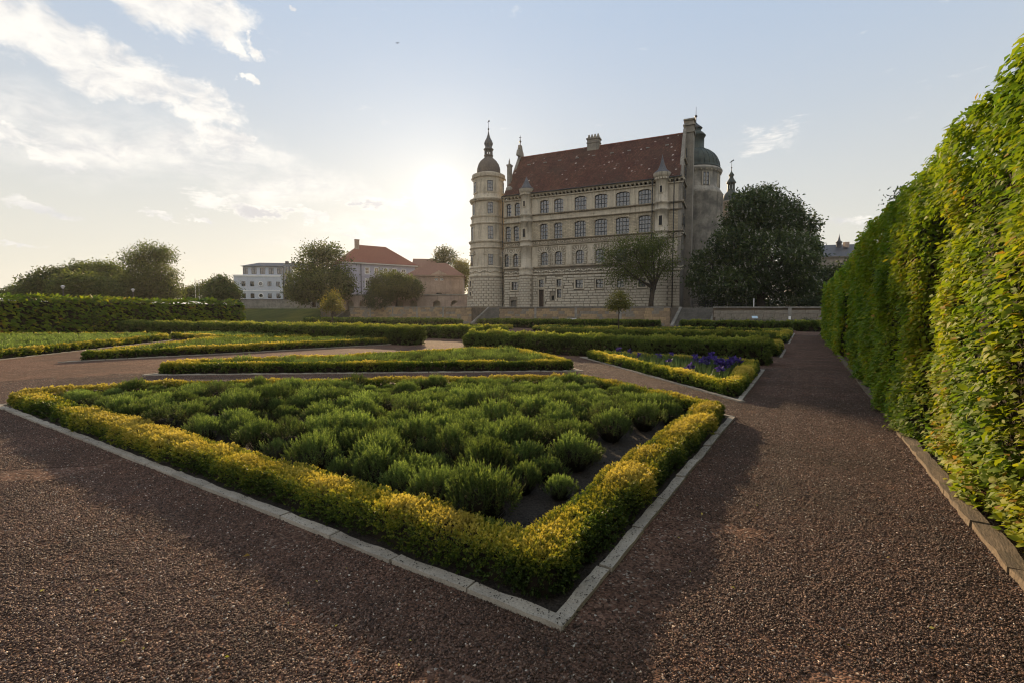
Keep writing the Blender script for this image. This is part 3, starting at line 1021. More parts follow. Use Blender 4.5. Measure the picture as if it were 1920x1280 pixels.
def stem_mesh(base, top, n, r=.0022):
    """thin three-sided woody stems"""
    n = min(n, len(base))
    idx = rng.choice(len(base), n, replace=False)
    b0, t0 = base[idx], base[idx] + (top[idx] - base[idx]) * .7
    off = np.array([[1, 0, 0], [-.5, .87, 0], [-.5, -.87, 0]]) * r
    V = np.concatenate([b0[:, None] + off[None], t0[:, None] + off[None] * .5], 1)
    i = (np.arange(n) * 6)[:, None]
    F = np.concatenate([i + q for q in ([0, 1, 4, 3], [1, 2, 5, 4], [2, 0, 3, 5])], 1).reshape(-1, 4)
    return V.reshape(-1, 3), F


LAV = []
for k_ in range(7):
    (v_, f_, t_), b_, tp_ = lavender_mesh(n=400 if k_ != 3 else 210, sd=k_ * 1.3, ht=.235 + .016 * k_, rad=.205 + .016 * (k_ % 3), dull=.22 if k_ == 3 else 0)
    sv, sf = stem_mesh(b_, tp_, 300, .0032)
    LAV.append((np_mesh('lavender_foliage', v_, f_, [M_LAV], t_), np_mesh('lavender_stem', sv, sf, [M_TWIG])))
LAVS = []
for k_ in range(4):
    (v_, f_, t_), b_, tp_ = lavender_mesh(n=120, sd=k_ * 1.7, ht=.27, rad=.29, k=6, shoot=.11, blade=.055, wdt=.018)
    LAVS.append((np_mesh('lavender_bush', v_, f_, [M_LAV], t_), (v_, f_, t_)))


LAVF = []
for k_ in range(4):
    LAVF.append(lavender_mesh(n=48, sd=k_ * 1.7, ht=.27, rad=.30, k=4, shoot=.11, blade=.11, wdt=.034)[0])


def poisson(poly, r, n=6000):
    P_ = np.array(poly); lo, hi = P_.min(0), P_.max(0)
    c = rng.uniform(lo, hi, (n, 2))
    c = c[in_poly(c, poly)]
    res = []
    for p in c:
        if all((p[0] - q[0]) ** 2 + (p[1] - q[1]) ** 2 > r * r for q in res):
            res.append(p)
    return res


core_of = [MB().lathe([(.04, 0), (.10, .09), (.115, .14), (.07, .19), (0, .20)], 9).mesh('dark_twig_core', M_TWIG)]  # twig-coloured dome added to stop see-through and darken the bush base


def plant_lavender():
    pa = poisson(inset(BED_A, .70), .325, 20000)
    pa.sort(key=lambda p: p[0] ** 2 + p[1] ** 2)
    # the bare soil strip by the right-hand edging
    e = np.array(BED_A[1]) - np.array(BED_A[0]); e /= np.linalg.norm(e)
    nr = np.array([-e[1], e[0]])
    pa = [p for p in pa if (np.array(p) - np.array(BED_A[0])) @ nr > .92 or rng.uniform() < .25]
    print('lavender A', len(pa))
    special = {0: 'lavender bush standing nearest the front corner of the golden hedge', 1: 'second lavender bush from the front corner of the golden hedge',
               2: 'third lavender bush from the front corner of the golden hedge'}
    for i, p in enumerate(pa[:242]):
        fm, sm = random.choice(LAV)
        sc = random.choice((.62, .75, .82, .9, 1.0, 1.15)) * random.uniform(.92, 1.08)
        q_ = np.array(p) - np.array(BED_A[0])
        sd_, ld_ = q_ @ nr, (q_ @ np.array([.5255, .8508]))
        where_ = ('beside the bare soil strip along the right edging' if sd_ < 1.9 else 'along the front left edging' if ld_ < 1.7 else 'at the back edging by the next path' if p[1] > 8.3 else
                  'in the left half of the front bed' if sd_ > 5.5 else 'in the middle of the front bed')
        r_ = thing('lavender_bush', special.get(i, ('low' if sc < .76 else 'tall' if sc > 1.05 else 'middle sized') + ' lavender bush ' + where_), 'bush', (p[0], p[1], .012), random.uniform(0, 6.28),
                   'lavender bushes ' + where_ if i > 2 else None)
        r_.scale = (sc, sc, sc * random.uniform(.85, 1.2) * (.82 if p[1] > 7.6 else 1))
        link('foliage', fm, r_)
        link('stems', sm, r_, kind='stuff')
        if core_of: link('dark_twig_core', random.choice(core_of), r_)
    pb = poisson(inset(BED_B, .76), .50)
    print('lavender B', len(pb))
    for p in pb[:58]:
        sc = random.uniform(.75, 1.1)
        link('lavender_bush', random.choice(LAVS)[0], loc=(p[0], p[1], .012), rot=random.uniform(0, 6.28), scale=sc,
             label='green lavender bush in the narrow strip bed behind the front bed', category='bush', group='lavender bushes in the strip bed')
    for poly, lb in ((BED_C, 'mass of low lavender filling the pointed bed on the left'), (BED_D, 'mass of low lavender in the bed at the left edge'), (BED_E, 'low planting in the far thin bed')):
        ps = poisson(inset(poly, .8), .5)
        parts = []
        for p in ps:
            v_, f_, t_ = random.choice(LAVF)
            a = random.uniform(0, 6.28); sc = random.uniform(.7, 1.05)
            c_, s_ = math.cos(a) * sc, math.sin(a) * sc
            q = v_ @ np.array([[c_, s_, 0], [-s_, c_, 0], [0, 0, sc]]) + np.array([p[0], p[1], .012])
            parts.append((q, f_, t_))
        if parts:
            V, F, T = cat(parts)
            link('lavender_planting', np_mesh('lavender_planting', V, F, [M_LAV], T), kind='stuff', label=lb)


plant_lavender()
gravel()

# ------------------------------------------------------------------ irises


def irises():
    ps = poisson(inset(BED_F, .70), .33)
    leafv = []
    for k in range(3):
        n = 26
        a = rng.uniform(0, 6.28, n)
        P_ = np.column_stack([np.cos(a) * .05, np.sin(a) * .05, np.zeros(n)])
        Dd = np.column_stack([np.cos(a) * .28, np.sin(a) * .28, np.ones(n)]) + rng.normal(size=(n, 3)) * .1
        v, f, t = leaves(P_, Dd, rng.uniform(.25, .46, n), np.full(n, .026), rng.uniform(.2, .9, n), .15, .05)
        leafv.append(np_mesh('iris_leaves', v, f, [M_IRIS], t))
    bl = []
    for k in range(3):
        n = 16
        P_ = rng.normal(size=(n, 3)) * .012
        Dd = rng.normal(size=(n, 3)) * np.array([1, 1, .7]) + np.array([0, 0, .15])
        v, f, t = leaves(P_, Dd, rng.uniform(.06, .10, n), np.full(n, .055), rng.uniform(0, 1, n), .2, .35)
        bl.append(np_mesh('iris_bloom', v, f, [M_PETAL], t))
    stalk = MB().tube([(0, 0, 0), (.01, .0, .2), (.015, .01, .44)], [.006, .005, .004], 5).mesh('iris_stalk', M_IRIS)
    for i, p in enumerate(ps[:110]):
        near = p[0] > 5.0 and p[1] < 13.4 and i % 3 != 2
        r_ = thing('iris_plant', 'iris clump with violet blooms in the triangular bed' if near or i % 4 == 0 else 'leafy iris clump without blooms in the triangular bed', 'iris', (p[0], p[1], .012), random.uniform(0, 6.28),
                   'flowering irises' if near or i % 4 == 0 else 'irises not in bloom')
        link('leaves', random.choice(leafv), r_, kind='stuff')
        if near or i % 4 == 0:
            for q in range(3 if near else 1):
                dx, dy, h = random.uniform(-.13, .13), random.uniform(-.13, .13), random.uniform(.62, .95)
                link('stalk', stalk, r_, loc=(dx, dy, 0), scale=(1, 1, h))
                link('bloom', random.choice(bl), r_, loc=(dx + .015, dy + .01, .45 * h), rot=random.uniform(0, 6.28), scale=random.uniform(.9, 1.3))


irises()

# ------------------------------------------------------------------ tall hornbeam hedges


def horn_leaf(name, fine=True):
    """one pleated hornbeam leaf, unit length along +X"""
    if not fine:
        return (np.array([(0, 0, 0), (.42, .31, .03), (.42, -.31, .03), (.45, 0, -.05), (1.0, 0, -.20)]),
                np.array([(0, 3, 1), (0, 2, 3), (1, 3, 4), (3, 2, 4)]))
    xs = [0, .12, .3, .5, .7, .87, 1.0]
    ws = [0.0, .19, .30, .31, .245, .13, 0.0]
    V, F = [], []
    for i, (x, w_) in enumerate(zip(xs, ws)):
        dz = -.20 * x * x
        pl = .035 * (1 if i % 2 else -1) if fine else 0
        V += [(x, 0, dz), (x + .05 * (w_ > 0), w_, dz + .10 * w_ / .3 + pl), (x + .05 * (w_ > 0), -w_, dz + .10 * w_ / .3 + pl)]
    for i in range(len(xs) - 1):
        a, b = i * 3, i * 3 + 3
        F += [(a, b, b + 1), (a, b + 1, a + 1), (a, a + 2, b + 2), (a, b + 2, b)]
    return np.array(V), np.array(F)


def basis(Dr, upish):
    x = nrm(Dr); y = nrm(np.cross(upish, x)); z = np.cross(x, y)
    return np.stack([x, y, z], -1)       # columns


def hornbeam(name, label, a, b, ht, thick, side, niches=(), near_leaves=0, leaf=.072, lod=.0070, lai=2.7, shoulder=.35, bulge=.11):
    """tall clipped hornbeam hedge; its face towards the path is the line a-b, side=+1 puts the body left of a-b; niches are (s0, s1, z0, z1, depth)"""
    a, b = np.array(a, float), np.array(b, float)
    d = b - a; ln = np.linalg.norm(d); d /= ln
    nb = np.array([-d[1], d[0]]) * side           # into the body
    root = thing(name, label, 'hedge', loc=(a[0], a[1], 0))
    off = np.array([a[0], a[1], 0])

    def surf(u, x, z, nloc):
        p2 = a + d * u[:, None] + nb * x[:, None]
        return np.column_stack([p2, z]), np.column_stack([d[0] * nloc[:, 0] + nb[0] * nloc[:, 1], d[1] * nloc[:, 0] + nb[1] * nloc[:, 1], nloc[:, 2]])
    lo, hi = [], []
    parts = []
    ind = []
    cv, cf = horn_leaf('leaf', False)
    m = int(math.ceil(ln / 1.0))
    for q in range(m):
        s0, s1 = ln * q / m, ln * (q + 1) / m
        mid = a + d * (s0 + s1) / 2
        dist = np.linalg.norm(mid)
        L = max(leaf, lod * dist)
        area = (s1 - s0) * (ht + thick)
        n = int(lai * area / (.38 * L * L))
        u = rng.uniform(s0, s1, n)
        pr = rng.uniform(0, ht + thick, n)
        z = np.minimum(pr, ht); x = np.maximum(pr - ht, 0)
        nl = np.column_stack([np.zeros(n), np.where(pr < ht, -1.0, 0), np.where(pr < ht, 0.05, 1.0)])
        end = (q == m - 1)
        if end:                                   # far end face
            ne = int(lai * ht * thick / (.38 * L * L))
            u = np.concatenate([u, np.full(ne, ln)]); x = np.concatenate([x, rng.uniform(0, thick, ne)]); z = np.concatenate([z, rng.uniform(0, ht, ne)])
            nl = np.concatenate([nl, np.tile([1.0, 0, 0], (ne, 1))]); n += ne
        # rounded far shoulder and top edge
        fall = np.clip((u - (ln - 1.2)) / 1.2, 0, 1)
        z = np.minimum(z, ht - shoulder * fall ** 2 * 1.3)
        for (n0, n1, z0, z1, dep) in niches:
            inn = (u > n0) & (u < n1) & (z > z0) & (z < z1) & (nl[:, 1] < -.5)
            kp = ~inn | (rng.uniform(size=len(u)) < .22)      # leaves left out so the near-black core paints the recess dark
            x = np.where(inn, dep, x)
            u, x, z, nl = u[kp], x[kp], z[kp], nl[kp]; n = len(u)
            # jamb leaves
            nj = int(lai * dep * (z1 - z0) / (.38 * L * L))
            if s0 <= n1 < s1 and nj:
                u = np.concatenate([u, np.full(nj, n1)]); x = np.concatenate([x, rng.uniform(0, dep, nj)]); z = np.concatenate([z, rng.uniform(z0, z1, nj)])
                nl = np.concatenate([nl, np.tile([-1.0, 0, 0], (nj, 1))]); n += nj
        P3, Nn = surf(u, x, z, nl)
        bl = fnoise(P3, .75) * bulge + fnoise(P3 + 5, .22) * .075 + rng.normal(size=n) * .04
        P3 = P3 + Nn * bl[:, None]
        P3[:, 2] = np.maximum(P3[:, 2], .06)
        # leaves lie flat over one another, tips outward and to the light along the hedge
        Dr = np.array([d[0], d[1], 0])[None] * rng.normal(.75, .55, n)[:, None] * 1.0 + Nn * rng.uniform(.25, .95, n)[:, None] + np.array([0, 0, 1])[None] * rng.normal(-.30, .35, n)[:, None]
        upish = Nn * .55 + np.array([0, 0, .85]) + rng.normal(size=(n, 3)) * .35
        tint = .50 + .15 * fnoise(P3 + 2, .5) + .16 * fnoise(P3, .16) + rng.normal(size=n) * .10 + (rng.uniform(size=n) < .05) * .3
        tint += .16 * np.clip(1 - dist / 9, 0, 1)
        ind.append((P3 - off, Dr, upish, np.full(n, L) * rng.uniform(.65, 1.2, n), np.clip(tint, 0, 1), np.full(n, dist)))
    P3 = np.concatenate([i[0] for i in ind]); Dr = np.concatenate([i[1] for i in ind]); up = np.concatenate([i[2] for i in ind])
    Ls = np.concatenate([i[3] for i in ind]); T = np.concatenate([i[4] for i in ind])
    Bm = basis(Dr, up)
    n = len(P3)
    single = np.zeros(n, bool)
    if near_leaves:
        W3 = P3 + off
        vis = (W3[:, 1] > 1.0) & (np.abs(W3[:, 0]) < W3[:, 1] * 1.06) & (W3[:, 2] > .2)
        dd = np.linalg.norm(W3 - np.array([0, 0, 1.6]), axis=1)
        # outermost leaves among the nearest
        out_ = -((W3[:, :2] - a) @ nb)
        score = np.where(vis, dd - out_ * 6, 1e9)
        single[np.argsort(score)[:near_leaves]] = True
        fine = []
        for tn in (.45, .6, .7, .8, .97):
            v, f = horn_leaf('leaf', True)
            fine.append((tn, np_mesh('leaf', v, f, [M_HORN], np.full(len(v), tn), smooth=False)))
        for i in np.where(single)[0]:
            me = min(fine, key=lambda q: abs(q[0] - T[i]))[1]
            o = link('leaf', me, root)
            Mx = Matrix(Bm[i].tolist()).to_4x4()
            o.matrix_local = Matrix.Translation(P3[i]) @ Mx @ Matrix.Scale(Ls[i] * 1.12, 4)
    k = ~single
    V = np.einsum('nij,vj->nvi', Bm[k], cv) * Ls[k][:, None, None] + P3[k][:, None]
    F = (cf[None] + (np.arange(k.sum()) * len(cv))[:, None, None]).reshape(-1, 3)
    link('foliage', np_mesh('hornbeam_foliage', V.reshape(-1, 3), F, [M_HORN], np.repeat(T[k], len(cv))), root, kind='stuff')
    # woody inside, let in behind each niche
    core = MB()
    cuts = sorted({0.0, ln - .18} | {q for nn in niches for q in nn[:2]})
    Mx = Matrix(((d[0], nb[0], 0, 0), (d[1], nb[1], 0, 0), (0, 0, 1, 0), (0, 0, 0, 1)))
    for c0, c1 in zip(cuts, cuts[1:]):
        nn = [q for q in niches if q[0] <= c0 + 1e-6 and c1 <= q[1] + 1e-6]
        top = ht - .16 - (shoulder * 1.0 if c1 > ln - .5 and c1 - c0 < 3 else 0)
        if nn:
            _, _, z0, z1, dep = nn[0]
            if z0 > .1: core.box(c0, c1, .34, thick - .15, 0, z0 - .05, Mx)
            core.box(c0, c1, dep + .12, thick - .15, max(z0 - .05, 0), z1, Mx)
            if z1 < top: core.box(c0, c1, .34, thick - .15, z1 + .002, top - .16, Mx)
        else:
            core.box(c0, c1, .34, thick - .15, 0, top - .16, Mx)
    core.build('twigs', M_TWIG, root)
    return root


HA, HB = G(-3.0, -2.24), G(41.0, -2.24)
# dark openings seen in the hedge face
hornbeam('hornbeam_hedge', 'tall clipped hornbeam hedge with large yellow green leaves along the right path', HA, HB, 3.46, 1.5, -1,
         niches=((7.85, 8.85, 1.15, 2.75, 1.2), (19.0, 23.2, .02, 2.4, 1.1)), near_leaves=290)
hornbeam('hornbeam_hedge', 'long dark clipped hedge in front of the far trees on the left', (-52.0, 23.0), (-30.0, 53.0), 3.0, 1.6, 1, leaf=.09, lai=2.6, shoulder=.3, bulge=.06)

hk = thing('path_kerb', 'old sandstone kerb at the foot of the tall hornbeam hedge', 'kerb')
hk['inward'] = -1
HST = stone_stock('kerb_stone', M_HKERB, 4, .12, .16)
kerb_run(hk, G(-2.6, -2.10), G(40.5, -2.10), wdt=.13, length=.75, top=.045, stock=HST, jig=.012)
del hk['inward']

# ------------------------------------------------------------------ garden retaining wall, stairs
WST = []
for m_ in M_WSTONE:
    for k_ in range(3):
        bm = bmesh.new()
        bmesh.ops.create_cube(bm, size=1.0)
        for v in bm.verts:
            v.co += Vector((random.uniform(-.03, .03), random.uniform(-.08, .08) if v.co.y < 0 else 0, random.uniform(-.05, .05)))
        me = bpy.data.meshes.new('wall_stone'); bm.to_mesh(me); bm.free(); me.materials.append(m_)
        WST.append(me)


def garden_wall(label, t0, t1, s=64.0, course=.37, slen=.78, mats=(0, 8), pil=6.2, holes=False, cap=300):
    """stone faced terrace wall; local x runs from t1 (left) to t0 (right), local -y faces the garden"""
    p = G(s, t1)
    root = thing('garden_wall', label, 'wall', (p[0], p[1], 0), math.atan2(-E2[1], -E2[0]), 'terrace walls of the garden')
    ln = t1 - t0
    z0, z1 = wall_top(t1), wall_top(t0)
    b = MB()
    b.prism([(0, .10, 0), (ln, .10, 0), (ln, .10, z1 - .14), (0, .10, z0 - .14)], (0, .5, 0))
    b.build('core', M_GARDEN, root)
    cp = MB()
    n = max(1, int(ln / 1.6))
    for i in range(n):
        xa, xb = ln * i / n + .008, ln * (i + 1) / n - .008
        za, zb = z0 + (z1 - z0) * xa / ln, z0 + (z1 - z0) * xb / ln
        q = MB().prism([(xa, -.10, za - .138), (xb, -.10, zb - .138), (xb, -.10, zb + random.uniform(-.01, .01)), (xa, -.10, za + random.uniform(-.01, .01))], (0, .62, 0))
        q.build('coping_stone', M_COPING, root)
    k = int(ln / pil)
    for i in range(1, k):
        x = ln * i / k
        MB().box(x - .18, x + .18, -.06, .10, 0, z0 + (z1 - z0) * x / ln - .142).build('pilaster', M_COPING, root)
    rows = int(2.6 / course)
    cnt = 0
    over = []
    for r_ in range(rows + 2):
        x = random.uniform(0, .4)
        zz_ = r_ * course
        if zz_ + course > max(z0, z1) - .15: break
        while x < ln - .25:
            L = min(slen * random.uniform(.6, 1.5), ln - x)
            ztop = z0 + (z1 - z0) * x / ln - .15
            h = min(course, ztop - zz_)
            if h > .1 and not (holes and r_ == 1 and (x % 5.4) < 1.9 and random.random() < .7):
                me = WST[random.randrange(*mats)]
                lc = (x + L / 2, .05 + random.uniform(-.02, .02), zz_ + h / 2)
                sc = (L - .03, .14, h - .03)
                if cnt < cap:
                    link('wall_stone', me, root, loc=lc, scale=sc); cnt += 1
                else:
                    over.append((lc, sc))
            elif h > .1:
                MB().box(x + .06, x + .36, .085, .099, zz_ + .02, zz_ + .34).build('drain_hole_shade', M_DARK, root)  # dark plate on the backing paints the shade of a weep hole
            x += L
    if over:
        b = MB()
        for lc, sc in over:
            b.box(lc[0] - sc[0] / 2, lc[0] + sc[0] / 2, lc[1] - sc[1] / 2, lc[1] + sc[1] / 2, lc[2] - sc[2] / 2, lc[2] + sc[2] / 2)
        b.build('wall_stones', M_WSTONE[1], root, kind='stuff')
    return root


garden_wall('dark shaded stretch of terrace wall right of the wide right stairs', -8, 9.2, mats=(6, 9), slen=1.0, course=.42)
garden_wall('long ochre stone terrace wall under the castle between mid and right stairs', 14.6, 42.4, holes=True, course=.42, slen=.95)
garden_wall('brown stone terrace wall left of the castle tower between left and mid stairs', 48.1, 79.5, course=.42, slen=.95)
garden_wall('short end of the terrace wall left of the left stairs', 85.5, 89, mats=(3, 9))


def stairs(label, t0, t1, s=64.0, n=16, run=.30, group='stairs in the terrace wall'):
    p = G(s, t1)
    ht = wall_top((t0 + t1) / 2) - .06
    root = thing('stone_stairs', label, 'stairs', (p[0], p[1], 0), math.atan2(-E2[1], -E2[0]), group)
    wd_ = t1 - t0
    rise = ht / n
    for i in range(n):
        MB().box(.42, wd_ - .42, run * i - .02, run * n + .02, rise * i + .002, rise * (i + 1) + random.uniform(-.004, .004)).build('step', M_STEP, root)
    for x0 in (0, wd_ - .40):
        MB().prism([(x0, -.35, 0), (x0, run * n + .1, 0), (x0, run * n + .1, ht + .12), (x0, -.35, .22)], (.40, 0, 0)).build('cheek_wall', M_COPING, root)
    return root


stairs('wide grey stone stairs on the right below the chestnut tree', 9.3, 14.5)
stairs('grey stone stairs below the round castle tower', 42.5, 48)
stairs('stone stairs on the left below the lilac house', 79.6, 85.4)


def bench(px_, s, t):
    p = G(s, t)
    r_ = thing('garden_bench', px_, 'bench', (p[0], p[1], 0), math.atan2(-E2[1], -E2[0]), 'white benches by the terrace wall')
    for i in range(4):
        MB().box(-1.0, 1.0, -.22 + i * .12, -.12 + i * .12, .43, .46).build('seat_slat', M_WHITE, r_)
    for i in range(4):
        MB().box(-1.0, 1.0, .27 + i * .02, .30 + i * .02, .55 + i * .12, .64 + i * .12).build('back_slat', M_WHITE, r_)
    for x in (-.85, .85):
        MB().box(x - .035, x + .035, -.2, -.13, 0, .43).build('leg', M_WHITE, r_)
        MB().prism([(x - .035, .24, 0), (x - .035, .31, 0), (x - .035, .38, 1.05), (x - .035, .33, 1.05)], (.07, 0, 0)).build('leg', M_WHITE, r_)
        MB().box(x - .035, x + .035, -.2, .3, .66, .71).build('armrest', M_WHITE, r_)


bench('white slatted bench before the wall right of the mid stairs', 62.8, 29.0)
bench('white slatted bench before the wall left of the mid stairs', 62.8, 60.3)

# ------------------------------------------------------------------ the castle
M_DOME = stone_mat('weathered_dome', (.15, .125, .105), (.11, .095, .085), dirtamt=.4)
CL = (-1.52, 90.0)
castle = thing('castle', 'large pale renaissance castle with red tiled roof and corner towers behind the garden', 'castle', (CL[0], CL[1], 0), math.atan2(-.4183, .9083))
EAVE, BASE = 23.3, 2.0
WID, DEP = 31.5, 14.0
RIDGE = 32.7


def wall_panel(b, u0, u1, z0, z1, holes, y=0.0, dep=.42, arch=0.0):
    """front face at y with openings (ua, ub, za, zb) and their reveals"""
    us = sorted({u0, u1} | {q for h in holes for q in h[:2]})
    zs = sorted({z0, z1} | {q for h in holes for q in h[2:4]})
    for ua, ub in zip(us, us[1:]):
        for za, zb in zip(zs, zs[1:]):
            cu, cz = (ua + ub) / 2, (za + zb) / 2
            if any(h[0] < cu < h[1] and h[2] < cz < h[3] for h in holes): continue
            b.poly([(ua, y, za), (ub, y, za), (ub, y, zb), (ua, y, zb)])
    for a, c, d_, e in [h[:4] for h in holes]:
        b.poly([(a, y, d_), (a, y, e), (a, y + dep, e), (a, y + dep, d_)])
        b.poly([(c, y, d_), (c, y + dep, d_), (c, y + dep, e), (c, y, e)])
        b.poly([(a, y, d_), (a, y + dep, d_), (c, y + dep, d_), (c, y, d_)])
        b.poly([(a, y, e), (c, y, e), (c, y + dep, e), (a, y + dep, e)])
        if arch:
            m_ = (a + c) / 2; hw = (c - a) / 2
            pts = [(m_ + hw * math.sin(q), e - arch + arch * math.cos(q)) for q in np.linspace(-math.pi / 2, math.pi / 2, 9)]
            b.poly([(a, y + .004, e)] + [(q[0], y + .004, q[1]) for q in pts[:5]] )
            b.poly([(c, y + .004, e)] + [(q[0], y + .004, q[1]) for q in reversed(pts[4:])])


def window(parent, u, z, w_, h_, y=.30, nu=2, nz=3, rot=None, loc=None, bar=.12, fm=None):
    """frame with glazing bars and a pane as its child; centred at the sill's middle"""
    fm = fm or M_IRON
    b = MB()
    f = .09
    b.box(-w_ / 2, -w_ / 2 + f, -.04, .04, 0, h_); b.box(w_ / 2 - f, w_ / 2, -.04, .04, 0, h_)
    b.box(-w_ / 2 + f, w_ / 2 - f, -.04, .04, 0, f); b.box(-w_ / 2 + f, w_ / 2 - f, -.04, .04, h_ - f, h_)
    for i in range(1, nu):
        x = -w_ / 2 + w_ * i / nu
        b.box(x - bar / 2, x + bar / 2, -.035, .035, f, h_ - f)
    for i in range(1, nz):
        zz_ = h_ * i / nz
        b.box(-w_ / 2 + f, w_ / 2 - f, -.03, .03, zz_ - bar / 2, zz_ + bar / 2)
    o = b.build('window', fm, parent)
    o.location = loc if loc is not None else (u, y, z)
    if rot is not None: o.rotation_euler = (0, 0, rot)
    q = MB()
    q.poly([(-w_ / 2 + .05, 0.0, .05), (w_ / 2 - .05, 0.0, .05), (w_ / 2 - .05, 0.0, h_ - .05), (-w_ / 2 + .05, 0.0, h_ - .05)])
    q.build('pane', M_GLASS, o, recalc=False)
    return o


ROW3 = [(.54, 1.54), (2.22, 3.30), (7.26, 8.94), (9.94, 11.68), (13.74, 15.88), (17.33, 19.53), (21.0, 23.28), (24.7, 26.75)]
ROW2 = [(.36, 1.44), (2.02, 3.10), (7.28, 8.74), (9.97, 11.51), (13.77, 15.76), (17.34, 19.52), (21.0, 23.26), (24.8, 26.75)]
ROW1 = [(.15, 1.15), (1.90, 2.98), (7.47, 8.82), (10.16, 11.54), (14.05, 15.49), (17.55, 19.22), (21.2, 22.9), (24.9, 26.4)]
GF = [(1.62, 2.87, 6.18, 7.66), (7.07, 8.06, 6.55, 7.92), (7.08, 8.08, 2.9, 6.13), (10.5, 11.45, 6.6, 7.87), (10.6, 11.45, 4.6, 6.12), (14.03, 15.38, 6.29, 7.71), (17.72, 18.97, 6.21, 7.65),
      (21.3, 22.5, 6.2, 7.6), (24.9, 26.1, 6.2, 7.6), (9.55, 10.0, 4.2, 5.0), (1.45, 2.58, 2.9, 4.2)]
ARCH = .38
b = MB(); wall_panel(b, 0, WID, 18.45, EAVE - .7, [(a, c, 19.80, 22.12) for a, c in ROW3], arch=ARCH); b.build('wall', M_STONE, castle)
b = MB(); wall_panel(b, 0, WID, 14.95, 18.45, [(a, c, 15.15, 17.90) for a, c in ROW2], arch=ARCH); b.build('wall', M_ASHLAR, castle)
b = MB(); wall_panel(b, 0, WID, 10.20, 14.95, [(a, c, 10.48, 12.82) for a, c in ROW1], arch=ARCH * .8); b.build('wall', M_STONE, castle)
b = MB(); wall_panel(b, 0, WID, BASE, 10.20, GF, y=-.02, dep=.5); b.build('wall', M_JOINT, castle)
# near-black slab painted in place of unlit rooms behind the openings
MB().box(.06, WID - .06, .50, .60, BASE + .1, EAVE - .75).build('room_shade_block', M_DARK, castle)
for a, c in ROW3: window(castle, (a + c) / 2, 19.80, c - a, 2.32, nu=4 if c - a > 1.8 else (3 if c - a > 1.3 else 2), nz=3)
for a, c in ROW2: window(castle, (a + c) / 2, 15.15, c - a, 2.75, nu=4 if c - a > 1.9 else (3 if c - a > 1.3 else 2), nz=4)
for a, c in ROW1: window(castle, (a + c) / 2, 10.48, c - a, 2.34, nu=3 if c - a > 1.2 else 2, nz=3)
for i, (a, c, d_, e) in enumerate(GF):
    if i == 2: MB().box(a, c, .34, .42, d_, e).build('door', M_DOOR, castle)
    elif i == 10: MB().prism([(a, .3, d_), (c, .3, d_), (c, .3, e - .3), ((a + c) / 2, .3, e), (a, .3, e - .3)], (0, .1, 0)).build('door', M_GREYW, castle)
    elif i != 9: window(castle, (a + c) / 2, d_, c - a, e - d_, nu=2, nz=2, y=.34)
# raised surrounds
for i, (a, c, d_, e) in enumerate(GF[:9]):
    b = MB(); q = .20
    b.box(a - q, a - .002, -.14, .02, d_ - .05, e + q); b.box(c + .002, c + q, -.14, .02, d_ - .05, e + q)
    b.box(a - .002, c + .002, -.14, .02, e + .002, e + q); b.box(a - q - .1, c + q + .1, -.20, .02, e + q + .003, e + q + .15)
    if i != 2: b.box(a - q, c + q, -.22, .02, d_ - .22, d_ - .053)
    b.build('window_surround', M_STONE, castle)
for a, c in ROW1:
    m_ = (a + c) / 2; hw = (c - a) / 2
    b = MB(); b.box(m_ - hw - .62, m_ - hw - .003, -.025, -.004, 10.40, 13.75); b.box(m_ + hw + .003, m_ + hw + .62, -.025, -.004, 10.40, 13.75); b.box(m_ - hw - .003, m_ + hw + .003, -.025, -.004, 12.83, 13.75); b.build('surround_bed', M_TRIM, castle)
    b = MB()
    for k in range(6):
        z = 10.5 + k * .36
        for sx in (-1, 1):
            x0 = m_ + sx * (hw + .03); x1 = m_ + sx * (hw + (.50 if k % 2 else .36))
            b.box(min(x0, x1), max(x0, x1), -.16, .02, z, z + .24)
    for k in range(9):
        q = R(-80 + 160 * k / 8)
        s_, c_ = math.sin(q), math.cos(q)
        ln_ = 1.02 if k % 2 == 0 else .82
        M_ = Matrix.Translation((m_ + s_ * hw * .92, 0, 12.40 + c_ * .42)) @ Matrix.Rotation(q, 4, 'Y')
        b.box(-.085, .085, -.18, .02, .06, ln_, M_)
    b.build('window_surround', M_RUST, castle)
for row, z in ((ROW2, 17.9), (ROW3, 22.12)):
    for a, c in row:
        b = MB(); m_ = (a + c) / 2; hw = (c - a) / 2 + .05
        qs = np.linspace(-math.pi / 2, math.pi / 2, 9)
        for q0, q1 in zip(qs, qs[1:]):
            A0, A1 = (m_ + hw * math.sin(q0), z - ARCH + (ARCH + .02) * math.cos(q0)), (m_ + hw * math.sin(q1), z - ARCH + (ARCH + .02) * math.cos(q1))
            B0, B1 = (m_ + (hw + .12) * math.sin(q0), z - ARCH + (ARCH + .16) * math.cos(q0)), (m_ + (hw + .12) * math.sin(q1), z - ARCH + (ARCH + .16) * math.cos(q1))
            b.prism([(A0[0], -.07, A0[1]), (A1[0], -.07, A1[1]), (B1[0], -.07, B1[1]), (B0[0], -.07, B0[1])], (0, .09, 0))
        b.build('window_arch', M_TRIM if z < 20 else M_STONE, castle)
# pilasters of the upper storeys
for u in (-.02, 1.75, 3.42, 6.9, 9.3, 12.05, 12.75, 13.3, 16.35, 16.95, 19.95, 20.55, 23.7, 24.3):
    MB().box(u + .08, u + .34, -.10, .01, 18.95, EAVE - .75).build('pilaster', M_STONE, castle)
for u in (12.35, 16.3, 20.0, 23.6):
    MB().box(u, u + 1.0, -.12, .01, 10.45, 13.9).build('pilaster', M_STONE, castle)
